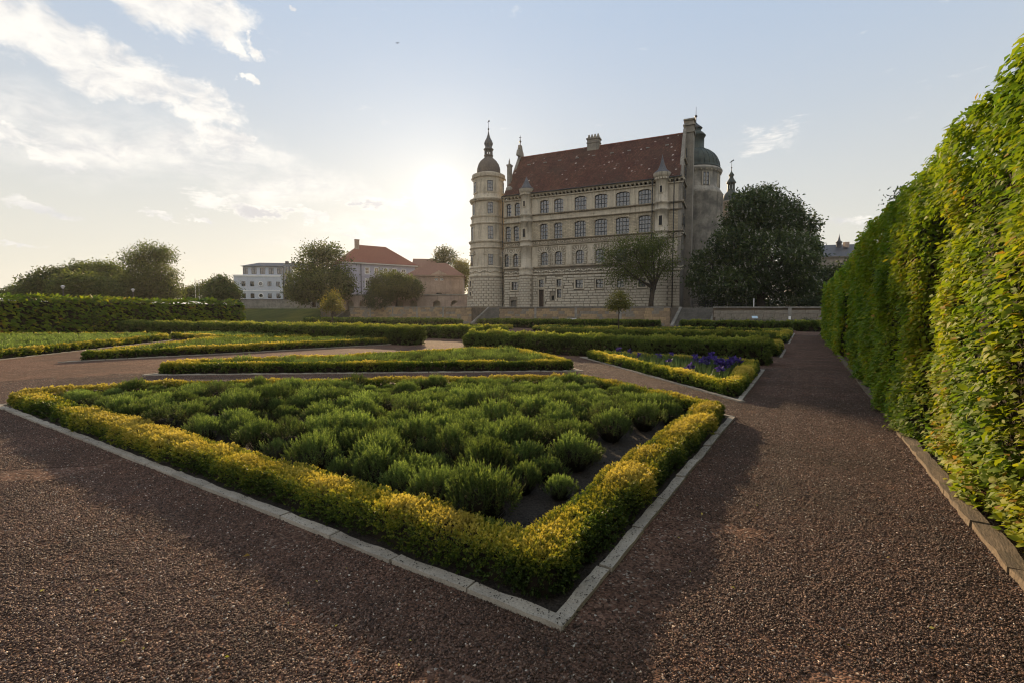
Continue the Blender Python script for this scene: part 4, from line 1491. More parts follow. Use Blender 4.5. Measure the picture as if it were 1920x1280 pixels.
# cornices
for z0, z1, pr in ((9.95, 10.25, .34), (8.62, 8.80, .24), (13.98, 14.10, .26), (14.86, 15.10, .40), (18.36, 18.56, .30), (19.45, 19.72, .40)):
    MB().prism([(0, .0, z0), (0, -pr * .45, z0), (0, -pr, z0 + (z1 - z0) * .55), (0, -pr, z1), (0, .0, z1 + .05)], (WID + .15, 0, 0)).build('cornice', M_TRIM, castle)
MB().box(-.1, WID + .25, -.30, .05, EAVE - .70, EAVE - .52).build('cornice', M_STONE, castle)
MB().prism([(-.2, .1, EAVE - .16), (-.2, -.62, EAVE - .16), (-.2, -.75, EAVE + .14), (-.2, .1, EAVE + .14)], (WID + .45, 0, 0)).build('cornice', M_STONE, castle)
brk = MB().prism([(-.14, 0, -.18), (-.14, 0, .17), (-.14, -.55, .17), (-.14, -.55, .02), (-.14, -.3, -.18)], (.28, 0, 0)).mesh('bracket', M_RUST)
for i in range(46):
    link('bracket', brk, castle, loc=(.35 + i * .70, -.06, EAVE - .34))
# carved frieze with scrolls and the wavy band below
MB().box(.02, WID - .02, -.025, -.004, 14.13, 14.84).build('frieze_bed', M_TRIM, castle)
scr = []
for k_ in range(2):
    b = MB()
    pts = [(.30 * math.cos(q) * (1 - q / 9) * (1 if k_ else -1), -.02, .30 * math.sin(q) * (1 - q / 9)) for q in np.linspace(0, 5.4, 14)]
    b.tube(pts, .075, 5)
    scr.append(b.mesh('scroll', M_RUST))
for i in range(40):
    link('scroll', scr[i % 2], castle, loc=(.4 + i * .80, -.02, 14.48))
wv = MB()
wv.tube([(-.45, 0, -.12), (-.28, -.02, .1), (0, -.03, .2), (.28, -.02, .1), (.45, 0, -.12)], [.10, .13, .14, .13, .10], 6)
wv = wv.mesh('frieze_boss', M_RUST)
for i in range(32):
    link('frieze_boss', wv, castle, loc=(.5 + i * 1.0, -.06, 9.35 + (.06 if i % 2 else -.05)), rot=(0, math.pi if i % 2 else 0, 0))
for i in range(32):
    MB().box(.06 + i * 1.0, .94 + i * 1.0, -.16, .0, 8.82, 9.02).build('block', M_RUST, castle)
# rusticated blocks of the ground floor
RB = []
for k_ in range(5):
    bm = bmesh.new()
    bmesh.ops.create_cube(bm, size=1.0)
    fr = [f for f in bm.faces if f.normal.y < -.9]
    r_ = bmesh.ops.inset_region(bm, faces=fr, thickness=.07, depth=0)
    for v in fr[0].verts: v.co.y -= .12 + random.random() * .12
    me = bpy.data.meshes.new('block'); bm.to_mesh(me); bm.free(); me.materials.append(M_RUST)
    RB.append(me)
nblk = 0
for r_ in range(12):
    z0 = 3.0 + r_ * .465
    u = -.3 if r_ % 2 else .15
    while u < WID:
        L = random.choice((1.05, 1.25, 1.5, 1.7))
        a, c = max(u, 0.03), min(u + L, WID - .03)
        u += L
        for h in [q for q in GF]:
            if h[2] - .2 < z0 + .40 and h[3] + .35 > z0:
                if a < h[1] + .24 and c > h[0] - .24:
                    if a < h[0] - .30: c = min(c, h[0] - .24)
                    elif c > h[1] + .30: a = max(a, h[1] + .24)
                    else: a, c = 0, 0
        if 3.2 < a < 5.7 and c < 5.9 or c - a < .3: continue
        link('block', RB[nblk % 5], castle, loc=((a + c) / 2, -.10, z0 + .20), scale=(c - a - .09, .18, .37)); nblk += 1
print('blocks', nblk)
# other walls of the wing, gables and roof
MB().box(.0, WID, .62, DEP, BASE, EAVE - .2).build('wall', M_GABLE, castle)
b = MB()
yr = DEP / 2
b.prism([(.2, -.80, EAVE + .16), (.2, yr, RIDGE), (.2, DEP + .8, EAVE + .16), (.2, DEP + .8, EAVE + .06), (.2, yr, RIDGE - .12), (.2, -.80, EAVE + .06)], (WID - .45, 0, 0))
me = b.mesh('roof', M_TILE)
uvl = me.uv_layers.new(name='uv')
for lp in me.loops:
    c = me.vertices[lp.vertex_index].co
    uvl.data[lp.index].uv = (c.x, math.hypot(c.y - yr, c.z - RIDGE))
roof = link('roof', me, castle)
vent = MB().prism([(-.28, -.30, -.02), (.28, -.30, -.02), (.28, -.25, .17), (-.28, -.25, .17)], (0, .5, .12)).mesh('roof_vent', M_COPING)
sl_ = (RIDGE - EAVE) / yr
for r_, z in ((0, 25.0), (1, 27.6), (2, 30.3)):
    for i in range(9):
        u = 3.0 + i * 3.2 + (r_ % 2) * 1.6 + random.uniform(-.2, .2)
        if u > WID - 2: continue
        y = (z - EAVE) / sl_
        link('roof_vent', vent, roof, loc=(u, y - .12, z + .02))
MB().box(.1, WID - .2, yr - .12, yr + .12, RIDGE - .06, RIDGE + .10).build('ridge_tile', M_REDROOF, castle)
b = MB(); b.tube([(.0, -.92, EAVE + .10), (WID, -.92, EAVE + .10)], .09, 6); b.build('gutter', M_IRON, castle)
for u in (-.05, 27.0, 30.35):
    b = MB(); b.tube([(u, -.85, EAVE), (u, -.48, EAVE - .9), (u, -.48, 15.3), (u, -.55, 14.6), (u, -.42, 14.0), (u, -.42, 2.2)], .085, 6); b.build('drainpipe', M_IRON, castle)
# chimney with a crown of little pots
b = MB(); b.box(14.1, 16.3, yr - .7, yr + .7, RIDGE - 1.2, RIDGE + 1.2); b.box(13.95, 16.45, yr - .85, yr + .85, RIDGE + 1.202, RIDGE + 1.45)
b.box(14.0, 16.4, yr - .8, yr + .8, RIDGE + .5, RIDGE + .68)
ch = b.build('chimney', M_GABLE, castle)
for i in range(4):
    b = MB(); b.lathe([(.24, RIDGE + 1.46), (.27, RIDGE + 1.75), (.20, RIDGE + 1.85), (.16, RIDGE + 2.1), (.0, RIDGE + 2.25)], 8, (14.35 + i * .57, yr - .3)); b.build('chimney_pot', M_GABLE, ch)
# right gable: stepped parapet, centre pier, ledges and openings
b = MB()
gp = [(WID, -.1, BASE), (WID, DEP, BASE), (WID, DEP, EAVE + .3), (WID, yr + 1.3, RIDGE + .3), (WID, yr - 1.3, RIDGE + .3), (WID, -.1, EAVE + .5)]
b.prism([(q[0] - .5, q[1], q[2]) for q in gp], (.5, 0, 0)); b.build('gable_wall', M_GABLE, castle)
MB().box(WID + .01, WID + 1.15, yr - 1.1, yr + 1.1, BASE, RIDGE - .4).build('gable_pier', M_GABLE, castle)
b = MB(); b.box(WID - .52, WID + 1.35, yr - 1.3, yr + 1.3, RIDGE - .398, RIDGE - .1); b.box(WID - .42, WID + 1.2, yr - 1.05, yr + 1.05, RIDGE - .098, RIDGE + .8)
b.box(WID - .55, WID + 1.38, yr - 1.3, yr + 1.3, RIDGE + .802, RIDGE + 1.0); b.box(WID - .35, WID + 1.1, yr - .85, yr + .85, RIDGE + 1.002, RIDGE + 1.7)
b.box(WID - .52, WID + 1.3, yr - 1.1, yr + 1.1, RIDGE + 1.702, RIDGE + 1.95)
b.build('gable_crown', M_GABLE, castle)
for z in (15.0, 19.6, 23.2, 27.0):
    y1 = DEP if z < EAVE else DEP - (z - EAVE) / sl_
    y0 = -.1 if z < EAVE else (z - EAVE) / sl_
    for ya, yb in ((y0, yr - 1.11), (yr + 1.11, y1)):
        MB().box(WID + .002, WID + .30, ya, yb, z, z + .25).build('ledge', M_TRIM, castle)
for z, ys in ((16.2, (2.0, 4.2)), (20.6, (2.0, 4.2, 10.6)), (24.2, (3.2, 4.9)), (27.6, (4.9,))):
    for y in ys:
        b = MB(); b.box(WID + .002, WID + .10, y - .5, y + .5, z, z + 1.9)
        o = b.build('window_surround', M_TRIM, castle)
        window(castle, 0, 0, .8, 1.7, loc=(WID + .14, y, z + .1), rot=R(90), nu=2, nz=3)
# left gable top behind the tower
b = MB()
b.prism([(.0, .2, EAVE), (.0, yr, RIDGE + .8), (.0, DEP, EAVE)], (.5, 0, 0)); b.build('gable_wall', M_GABLE, castle)
b = MB(); b.box(-.1, .6, 1.6, 2.4, EAVE, 29.6); b.box(-.2, .7, 1.5, 2.5, 29.602, 29.9); b.lathe([(.22, 29.91), (.14, 30.6), (.0, 31.2)], 8, (.2, 2.0)); b.build('gable_pier', M_GABLE, castle)
b = MB(); b.lathe([(.62, -.1), (.62, .35), (.0, .36)], 16, (0, 0))
o = b.build('volute', M_GABLE, castle); o.location = (.9, .6, 24.9); o.rotation_euler = (R(90), 0, 0)
b = MB()
b.prism([(.0, yr - 1.5, RIDGE + .1), (.0, yr - 1.1, RIDGE + 1.2), (.0, yr - .7, RIDGE + 1.5), (.0, yr - .4, RIDGE + 2.4), (.0, yr + .4, RIDGE + 2.4), (.0, yr + .7, RIDGE + 1.5), (.0, yr + 1.1, RIDGE + 1.2), (.0, yr + 1.5, RIDGE + .1)], (.5, 0, 0))
b.build('gable_crown', M_GABLE, castle)
b = MB(); b.lathe([(.10, RIDGE + 2.4), (.08, RIDGE + 2.9), (.26, RIDGE + 3.15), (.08, RIDGE + 3.4), (.04, RIDGE + 4.3), (0, RIDGE + 4.4)], 8, (.25, yr)); b.box(.0, .5, yr - .03, yr + .03, RIDGE + 3.9, RIDGE + 3.98)
b.build('finial', M_IRON, castle)

# ---- turrets on the front
def turret(u, name, r0, prof, cone, spire, openings):
    b = MB(); b.lathe(prof[:2], 16, (u, -.15)); b.build('turret_base', M_JOINT, castle)
    b = MB(); b.lathe(prof[1:], 16, (u, -.15)); tw = b.build(name, M_STONE2, castle)
    b = MB(); b.lathe(cone, 12, (u, -.15)); b.build('turret_roof', M_SLATE, castle)
    for z, h, w_ in openings:
        b = MB(); b.box(u - w_ / 2 - .12, u + w_ / 2 + .12, -.15 - r0 - .10, -.15 - r0 + .2, z - .1, z + h + .12)
        b.build('window_surround', M_STONE, castle)
        MB().box(u - w_ / 2, u + w_ / 2, -.15 - r0 - .125, -.15 - r0 - .101, z, z + h).build('slit_window', M_DARK, castle)
    for k in range(9):
        q = R(200 + 140 * k / 8)
        b = MB(); b.box(-.11, .11, -.12, .12, -.15, .15)
        o = b.build('bracket', M_STONE, castle); o.location = (u + math.cos(q) * (r0 + .14), -.15 + math.sin(q) * (r0 + .14), prof[-1][1] - .95); o.rotation_euler = (0, 0, q)


def tprof(r, rb, ztop):
    p = [(rb, BASE), (rb, 8.7), (rb + .12, 8.75), (rb + .12, 8.95), (rb - .02, 9.1), (rb + .02, 9.8), (rb + .16, 9.95), (rb + .14, 10.2), (r, 10.3), (r, 13.9), (r + .25, 14.0), (r + .25, 14.12), (r + .08, 14.2), (r + .10, 14.9),
         (r + .28, 14.95), (r + .28, 15.1), (r, 15.2), (r, 18.3), (r + .25, 18.38), (r + .25, 18.55), (r + .05, 18.7), (r + .05, 19.4), (r + .28, 19.5), (r + .28, 19.7), (r - .06, 19.85), (r - .06, ztop - 1.25),
         (r + .02, ztop - 1.2), (r + .02, ztop - .72), (r + .24, ztop - .62), (r + .30, ztop - .2), (r + .30, ztop)]
    return p


turret(4.66, 'turret', 1.05, tprof(1.05, 1.30, 24.3), [(1.42, 24.3), (1.38, 24.42), (.92, 24.75), (.45, 25.6), (.0, 26.7)], 0, ((21.1, .95, .34), (15.6, 1.5, .5), (4.2, .6, .5)))
turret(28.45, 'turret', 1.10, tprof(1.10, 1.25, 24.3), [(1.42, 24.3), (1.30, 24.42), (.70, 24.9), (.34, 25.8), (.10, 26.8), (.0, 27.4)], 0, ((21.1, 1.0, .34), (15.9, 1.5, .5), (11.6, .7, .3), (5.0, .5, .4)))
# belt of blocks round the turret feet
for u in (4.66, 28.45):
    for r_ in range(12):
        for k in range(5):
            q = R(205 + 130 * (k + (.5 if r_ % 2 else 0)) / 5)
            link('block', RB[(r_ + k) % 5], castle, loc=(u + math.cos(q) * 1.32, -.15 + math.sin(q) * 1.32, 3.2 + r_ * .465), rot=q + math.pi / 2, scale=(.58, .14, .38))

# ---- big round tower on the left
TW = (-4.5, 2.5)          # local u, v
before_tower = set(bpy.data.objects.keys())
tp = [(4.45, BASE), (4.45, 3.2), (4.05, 8.2), (4.0, 8.5), (4.12, 8.6), (4.12, 8.85), (3.88, 9.0), (3.92, 10.0), (4.08, 10.1), (4.08, 10.3), (3.75, 10.45), (3.72, 13.5), (3.95, 13.7), (4.05, 13.8), (3.8, 13.95), (3.8, 14.6), (4.1, 14.8),
      (4.15, 15.05), (3.62, 15.2), (3.58, 17.9), (3.85, 18.1), (3.9, 18.25), (3.55, 18.4), (3.55, 19.2), (3.72, 19.4), (3.76, 19.6), (3.30, 19.75), (3.28, 22.0), (3.30, 22.1), (3.75, 22.3), (3.95, 22.55), (3.95, 22.7), (3.25, 22.95), (3.02, 23.6), (3.0, 26.0), (3.05, 26.1),
      (3.08, 26.5), (3.3, 26.7), (3.40, 27.1), (3.40, 27.3), (2.55, 27.6)]
tp2 = []
for i, q in enumerate(tp): tp2.append(q)
b = MB(); b.lathe(tp2[:4], 24, TW, smooth=False); b.build('tower_base', M_JOINT, castle)
b = MB(); b.lathe(tp2[3:], 24, TW, smooth=False)
tower = b.build('round_tower', M_STONE, castle)
b = MB(); b.lathe([(2.46, 27.55), (2.42, 28.0), (2.40, 28.5), (2.34, 28.8), (2.10, 29.45), (1.7, 30.0), (1.15, 30.45), (.88, 30.65), (.84, 30.9), (.96, 31.0), (.96, 31.12), (.80, 31.2)], 16, TW); b.build('tower_dome', M_DOME, castle)
b = MB()
for k in range(8):
    q = 2 * math.pi * k / 8 + .39
    M_ = Matrix.Translation((TW[0] + math.cos(q) * .72, TW[1] + math.sin(q) * .72, 0)) @ Matrix.Rotation(q, 4, 'Z')
    b.box(-.12, .12, -.13, .13, 31.2, 32.0, M_)
b.lathe([(.82, 32.0), (1.0, 32.1), (1.05, 32.25), (.78, 32.4), (.68, 32.7), (.86, 33.05), (.92, 33.3), (.75, 33.75), (.42, 34.3), (.2, 34.9), (.08, 35.5), (.05, 35.6)], 12, TW)
b.build('lantern', M_SLATE, castle)
b = MB(); b.lathe([(.04, 35.5), (.05, 35.7), (.16, 35.82), (.16, 36.0), (.04, 36.15), (.03, 37.5), (0, 37.6)], 8, TW); b.prism([(TW[0] - .05, TW[1] - .02, 37.25), (TW[0] + .28, TW[1] - .02, 37.2), (TW[0] + .2, TW[1] - .02, 37.6), (TW[0] - .3, TW[1] - .02, 37.1)], (0, .04, 0))
b.build('weather_vane', M_IRON, castle)


def on_tower(q_deg, r):
    """point and turn on the tower's skin; 0 faces the garden, positive to the right"""
    q = R(-90 + q_deg)
    return (TW[0] + math.cos(q) * r, TW[1] + math.sin(q) * r), q + math.pi / 2


for z, h, r, w_ in ((23.95, 1.9, 2.96, 1.15), (19.9, 2.0, 3.24, 1.1), (15.25, 2.35, 3.56, 1.1), (10.55, 2.0, 3.70, 1.0)):
    for qd in (-38, 33, 104):
        (x, y), ro = on_tower(qd, r)
        M_ = Matrix.Translation((x, y, 0)) @ Matrix.Rotation(ro, 4, 'Z')
        b = MB(); f = .18
        b.box(-w_ / 2 - f, -w_ / 2, -.10, .25, z, z + h, M_); b.box(w_ / 2, w_ / 2 + f, -.10, .25, z, z + h, M_)
        b.box(-w_ / 2 - f, w_ / 2 + f, -.12, .25, z + h + .002, z + h + .25, M_); b.box(-w_ / 2 - f - .05, w_ / 2 + f + .05, -.16, .25, z - .16, z - .002, M_)
        if r > 3.65:
            for k in range(7):
                qq = R(-75 + 150 * k / 6)
                M3 = M_ @ Matrix.Translation((math.sin(qq) * .5, 0, z + h - .2 + math.cos(qq) * .3)) @ Matrix.Rotation(qq, 4, 'Y')
                b.box(-.09, .09, -.14, .2, .2, .95, M3)
        b.build('window_surround', M_STONE, castle)
        MB().box(-w_ / 2, w_ / 2, -.012, .2, z, z + h, M_).build('window_shade_box', M_DARK, castle)  # near-black box on the skin imitates the shade of a recess
        window(castle, 0, 0, w_, h, loc=(x + math.cos(ro - math.pi / 2) * .05, y + math.sin(ro - math.pi / 2) * .05, z), rot=ro, nu=2, nz=3, bar=.06)
    for qd in (13, 53, -14):
        (x, y), ro = on_tower(qd, r)
        M_ = Matrix.Translation((x, y, 0)) @ Matrix.Rotation(ro, 4, 'Z')
        MB().box(-.55, .55, -.07, .25, z - .1, z + h + .5, M_).build('pilaster', M_STONE, castle)
for z, h, qd in ((6.7, 1.1, -34), (5.05, .7, -34)):
    (x, y), ro = on_tower(qd, 4.16)
    M_ = Matrix.Translation((x, y, 0)) @ Matrix.Rotation(ro, 4, 'Z')
    MB().box(-.5, .5, -.10, .3, z - .2, z + h + .2, M_).build('window_surround', M_STONE, castle)
    MB().box(-.3, .3, -.125, -.101, z, z + h, M_).build('slit_window', M_DARK, castle)
for r_ in range(11):
    for k in range(15):
        qd = -100 + 200 * (k + (.5 if r_ % 2 else 0)) / 15
        z = 3.25 + r_ * .47
        if -45 < qd < -23 and 4.6 < z < 8.1: continue
        (x, y), ro = on_tower(qd, 4.47 - .085 * r_ * .47)
        link('block', RB[(r_ + k) % 5], castle, loc=(x, y, z), rot=ro, scale=(.86, .18, .38))
for k in range(26):
    (x, y), ro = on_tower(-120 + 240 * k / 25, 3.30)
    link('bracket', brk, castle, loc=(x, y, 26.62), rot=ro, scale=(.55, .5, .5))
for k in range(14):
    (x, y), ro = on_tower(-110 + 220 * k / 13, 3.45)
    link('bracket', brk, castle, loc=(x, y, 22.30), rot=ro, scale=(.9, .7, .7))
for k in range(15):
    (x, y), ro = on_tower(-110 + 220 * k / 14, 3.92)
    link('frieze_boss', wv, castle, loc=(x, y, 9.45), rot=(0, math.pi if k % 2 else 0, ro))

# the tower stands a little farther back than the front, taller and slimmer
for nm in set(bpy.data.objects.keys()) - before_tower:
    o = bpy.data.objects[nm]
    if o.parent is castle:
        T_ = Matrix.Translation((TW[0], TW[1], 1.6)) @ Matrix.Diagonal((.95, .95, 1.045, 1)) @ Matrix.Translation((-TW[0], -TW[1], -1.6))
        l_, r_, s_ = (T_ @ o.matrix_basis).decompose()
        o.location = l_
        o.scale = (o.scale[0] * .95, o.scale[1] * .95, o.scale[2] * 1.045)

# ---- domed tower behind the right gable
DT = (32.2, 16.7)
b = MB(); b.lathe([(5.05, BASE), (5.05, 23.75), (5.12, 23.8), (4.35, 25.0), (4.28, 25.1), (4.28, 27.6), (4.45, 27.8), (4.85, 28.1), (4.85, 28.35), (4.3, 28.7)], 28, DT); b.build('domed_tower', M_PATCH, castle)
b = MB(); b.lathe([(4.55, 28.66), (4.55, 28.8), (4.40, 29.0)] + [(4.4 * math.cos(q), 28.9 + 3.95 * math.sin(q)) for q in np.linspace(.1, 1.28, 10)], 28, DT)
dm = b.build('dome', M_COPPER, castle)
b = MB()
for k in range(28):
    q = 2 * math.pi * k / 28
    b.tube([(DT[0] + math.cos(q) * 4.42 * math.cos(e), DT[1] + math.sin(q) * 4.42 * math.cos(e), 28.9 + 3.97 * math.sin(e)) for e in np.linspace(.05, 1.28, 7)], .05, 4)
b.build('dome_ribs', M_COPPER, dm, kind='stuff')
b = MB(); b.lathe([(1.8, 32.45), (1.8, 32.7), (1.55, 32.8), (1.55, 34.9), (1.80, 35.0), (1.82, 35.25), (1.5, 35.6), (1.05, 35.95), (.95, 36.0), (.95, 36.6)], 12, DT); b.build('lantern', M_COPPER, castle)
b = MB(); b.lathe([(1.2, 36.55), (1.2, 36.7), (.5, 37.3), (.10, 37.75), (.07, 38.6), (.24, 38.8), (.24, 39.0), (.05, 39.2), (.03, 40.6), (0, 40.7)], 10, DT); b.build('finial', M_IRON, castle)
for qd in (-70, -20):
    q = R(-90 + 55 + qd + 45)
    x, y = DT[0] + math.cos(q) * 4.3, DT[1] + math.sin(q) * 4.3
    M_ = Matrix.Translation((x, y, 0)) @ Matrix.Rotation(q + math.pi / 2, 4, 'Z')
    b = MB(); b.box(-.75, -.55, -.12, .3, 25.0, 27.4, M_); b.box(.55, .75, -.12, .3, 25.0, 27.4, M_); b.box(-.1, .1, -.12, .3, 25.0, 27.4, M_); b.build('window_surround', M_STONE2, castle)
    window(castle, 0, 0, 1.1, 2.2, loc=(x + math.cos(q) * .06, y + math.sin(q) * .06, 25.1), rot=q + math.pi / 2, nu=2, nz=3)
dbr = MB().box(-.14, .14, -.25, .1, -.15, .15).mesh('bracket', M_STONE2)
for k in range(30):
    q = 2 * math.pi * k / 30
    link('bracket', dbr, castle, loc=(DT[0] + math.cos(q) * 4.45, DT[1] + math.sin(q) * 4.45, 27.85), rot=q + math.pi / 2)
# wing behind and the far cupola turret
MB().box(31.8, 44.5, 22.5, 34.0, BASE, 17.0).build('wall', M_GABLE, castle)
cx, cy = 50.0, 110.0
lx = (cx - CL[0]) * .9083 - (cy - CL[1]) * .4183; ly = (cx - CL[0]) * .4183 + (cy - CL[1]) * .9083
CU = (lx, ly)
b = MB(); b.lathe([(1.72, 10), (1.72, 26.9), (1.95, 27.1), (1.95, 27.3), (1.85, 27.4)], 16, CU); b.build('stair_tower', M_GABLE, castle)
b = MB(); b.lathe([(1.85, 27.4), (1.85, 27.8), (1.70, 28.4), (1.35, 29.1), (.95, 29.5), (.85, 29.6), (.85, 30.0)], 12, CU)
for k in range(6):
    q = 2 * math.pi * k / 6 + .3
    M_ = Matrix.Translation((CU[0] + math.cos(q) * .68, CU[1] + math.sin(q) * .68, 0)) @ Matrix.Rotation(q, 4, 'Z')
    b.box(-.1, .1, -.13, .13, 30.0, 31.3, M_)
b.lathe([(.85, 31.3), (1.05, 31.45), (1.05, 31.6), (.75, 32.1), (.45, 32.6), (.42, 33.0), (.65, 33.2), (.40, 33.6), (.1, 34.1), (.06, 34.8), (.2, 34.95), (.05, 35.1), (.03, 36.6), (0, 36.65)], 10, CU)
b.prism([(CU[0] - .5, CU[1], 36.0), (CU[0] + .5, CU[1], 36.5), (CU[0] + .4, CU[1], 36.75), (CU[0] - .2, CU[1], 36.35)], (0, .04, 0))
b.build('cupola', M_COPPER, castle)
for k in range(0):
    pass

# ------------------------------------------------------------------ other buildings


def house(name, label, cat_, loc, rot, w_, d_, z0, ze, zr, wallm, roofm, hip=True, over=.5, chim=(), rows=(), wsize=(1.0, 1.7), bands=(), group=None, hipl=None):
    """rectangular house; local x along the front from its left corner, -y to the viewer"""
    r_ = thing(name, label, cat_, loc, rot, group)
    allh = []
    for (z, us, ww, hh) in rows:
        allh += [(u - ww / 2, u + ww / 2, z, z + hh) for u in us]
    b = MB(); wall_panel(b, 0, w_, z0, ze, allh, dep=.25)
    b.poly([(0, 0, z0), (0, d_, z0), (0, d_, ze), (0, 0, ze)]); b.poly([(w_, 0, z0), (w_, 0, ze), (w_, d_, ze), (w_, d_, z0)]); b.poly([(0, d_, z0), (w_, d_, z0), (w_, d_, ze), (0, d_, ze)])
    b.build('wall', wallm, r_, recalc=False)
    MB().box(.05, w_ - .05, .32, .4, z0, ze - .1).build('room_shade_block', M_DARK, r_)  # near-black slab standing in for unlit rooms of the house
    for (z, us, ww, hh) in rows:
        for u in us:
            window(r_, u, z, ww, hh, y=.18, nu=2, nz=3 if hh > 1.8 else 2, bar=.08, fm=M_WHITE)
            q = MB(); f = .16
            q.box(u - ww / 2 - f, u - ww / 2 - .002, -.05, .02, z, z + hh); q.box(u + ww / 2 + .002, u + ww / 2 + f, -.05, .02, z, z + hh); q.box(u - ww / 2 - f, u + ww / 2 + f, -.07, .02, z + hh + .002, z + hh + f); q.box(u - ww / 2 - f, u + ww / 2 + f, -.09, .02, z - .15, z - .002)
            q.build('window_surround', M_WHITE if wallm in (M_LILAC, M_PALEB) else wallm, r_)
    for z, h in bands:
        MB().box(-.08, w_ + .08, -.12, .01, z, z + h).build('cornice', wallm, r_)
    o = over
    hl = hipl if hipl is not None else d_ / 2
    A = [(-o, -o, ze), (w_ + o, -o, ze), (w_ + o, d_ + o, ze), (-o, d_ + o, ze)]
    if zr > ze:
        b = MB()
        r0, r1 = ((hl, d_ / 2, zr), (w_ - hl, d_ / 2, zr)) if hip else ((-o, d_ / 2, zr), (w_ + o, d_ / 2, zr))
        b.poly([A[0], A[1], r1, r0]); b.poly([A[2], A[3], r0, r1]); b.poly([A[1], A[2], r1]); b.poly([A[3], A[0], r0]); b.poly(list(reversed(A)))
        rf = b.build('roof', roofm, r_)
        for (u, v, zb, zt, s_) in chim:
            q = MB(); q.box(u - s_, u + s_, v - s_, v + s_, zb, zt); q.box(u - s_ - .08, u + s_ + .08, v - s_ - .08, v + s_ + .08, zt + .002, zt + .2); q.build('chimney', M_GATE if roofm is not M_SLATE else M_SLATE, rf)
    MB().box(-o + .1, w_ + o - .1, -o + .1, .0, ze - .25, ze - .01).build('eaves', M_WHITE if wallm in (M_LILAC, M_PALEB) else wallm, r_)
    return r_


def at(px, dist):
    return (px - 960) / 889 * dist


def zat(py, dist):
    return 1.6 + (590 - py) / 889 * dist


# lilac house: long front receding to the right
p0 = (at(648, 118), 118.0); p1 = (at(779, 128), 128.0)
wl = math.hypot(p1[0] - p0[0], p1[1] - p0[1]); ra = math.atan2(p1[1] - p0[1], p1[0] - p0[0])
hs = house('town_house', 'lilac house with steep red hipped roof left of the castle', 'house', (p0[0], p0[1], 0), ra, wl, 14, 4.5, 14.6, 20.0, M_LILAC, M_REDROOF, hipl=5.6, over=.7,
           chim=((4.6, 5.4, 17.5, 20.9, .5),), rows=((11.9, (5.6, 8.0, 10.4, 12.8, 15.2), .95, 1.55), (8.2, (5.6, 8.0, 10.4, 12.8, 15.2), .95, 2.1), (5.0, (5.6, 8.0), .95, 1.2)), bands=((7.2, .18), (11.2, .14)))
b = MB(); b.tube([(4.0, -.2, 14.3), (4.0, -.1, 4.6)], .09, 6); b.build('drainpipe', M_IRON, hs)
b = MB(); b.prism([(1.3 + 1.1 * math.cos(q), -.03, 4.7 + 1.3 * math.sin(q)) for q in np.linspace(0, math.pi, 9)], (0, .06, 0)); b.build('arched_door', M_DARK, hs)
MB().box(5.0, 6.2, -.25, .02, 10.55, 10.75).build('window_hood', M_WHITE, hs)
# modern office block with set back top floor and glazed joint
ob = thing('office_block', 'pale blue modern office block with flat top floor at the left', 'building', (at(441, 135), 135.0, 0), R(6))
zb, zt, zr = zat(561, 135), zat(516, 135), zat(498, 135)
us = [2.6 + i * 2.35 for i in range(5)]
hl = [(u - .55, u + .55, z, z + 1.35) for u in us for z in (6.2, 9.6) if abs(u - us[2]) > .1]
for nm, u0, u1 in (('wall', 0, 13.2), ('wall', 15.9, 22.0)):
    b = MB(); hh_ = hl if u0 == 0 else [(17.5, 18.6, z, z + 1.35) for z in (6.2, 9.6)] + [(20.0, 21.1, z, z + 1.35) for z in (6.2, 9.6)]
    wall_panel(b, u0, u1, zb - 2, zt, hh_, dep=.25)
    b.poly([(u0, 0, zb - 2), (u0, 9, zb - 2), (u0, 9, zt), (u0, 0, zt)]); b.poly([(u1, 0, zb - 2), (u1, 0, zt), (u1, 9, zt), (u1, 9, zb - 2)]); b.poly([(u0, 0, zt), (u1, 0, zt), (u1, 9, zt), (u0, 9, zt)])
    b.build(nm, M_PALEB, ob, recalc=False)
    MB().box(u0 + .05, u1 - .05, .3, .36, zb - 1.9, zt - .1).build('room_shade_block', M_DARK, ob)  # shade of the office rooms put into a near-black slab
    MB().box(u0 - .1, u1 + .1, -.15, .0, zt - .5, zt - .1).build('parapet', M_WHITE, ob)
    MB().box(u0 - .05, u1 + .05, -.10, .0, 8.2, 8.45).build('floor_band', M_WHITE, ob)
    for (a, c, d_, e) in hh_: window(ob, (a + c) / 2, d_, c - a, e - d_, y=.18, nu=2, nz=1)
for z in (6.9, 10.3):
    b = MB(); b.lathe([(.72, -.05), (.72, .08), (.52, .08), (.52, -.05)], 20); o = b.build('round_window', M_WHITE, ob); o.location = (us[2], -.06, z); o.rotation_euler = (R(90), 0, 0)
    b = MB(); b.lathe([(.53, .0), (.0, .001)], 20); o = b.build('pane', M_GLASS, o)
b = MB(); wall_panel(b, 2.2, 13.0, zt, zr - .2, [(u - .7, u + .7, zt + .3, zr - .6) for u in us[:5]], y=1.5, dep=.2); b.build('top_floor_wall', M_PALEB, ob, recalc=False)
MB().box(2.3, 12.9, 1.8, 8, zt, zr - .25).build('room_shade_block', M_DARK, ob)  # near-black block in place of the unlit top floor
for u in us: window(ob, u, zt + .3, 1.4, zr - .9 - zt, y=1.65, nu=2, nz=1)
b = MB(); wall_panel(b, 17.0, 22.0, zt, zr - .6, [(18.0, 21.0, zt + .3, zr - 1.0)], y=1.5, dep=.2); b.build('top_floor_wall', M_PALEB, ob, recalc=False)
window(ob, 19.5, zt + .3, 3.0, zr - 1.3 - zt, y=1.65, nu=4, nz=1)
b = MB()
A = [(1.4, .8, zr - .2), (22.6, .8, zr - .2), (22.6, 9.2, zr - .2), (1.4, 9.2, zr - .2)]
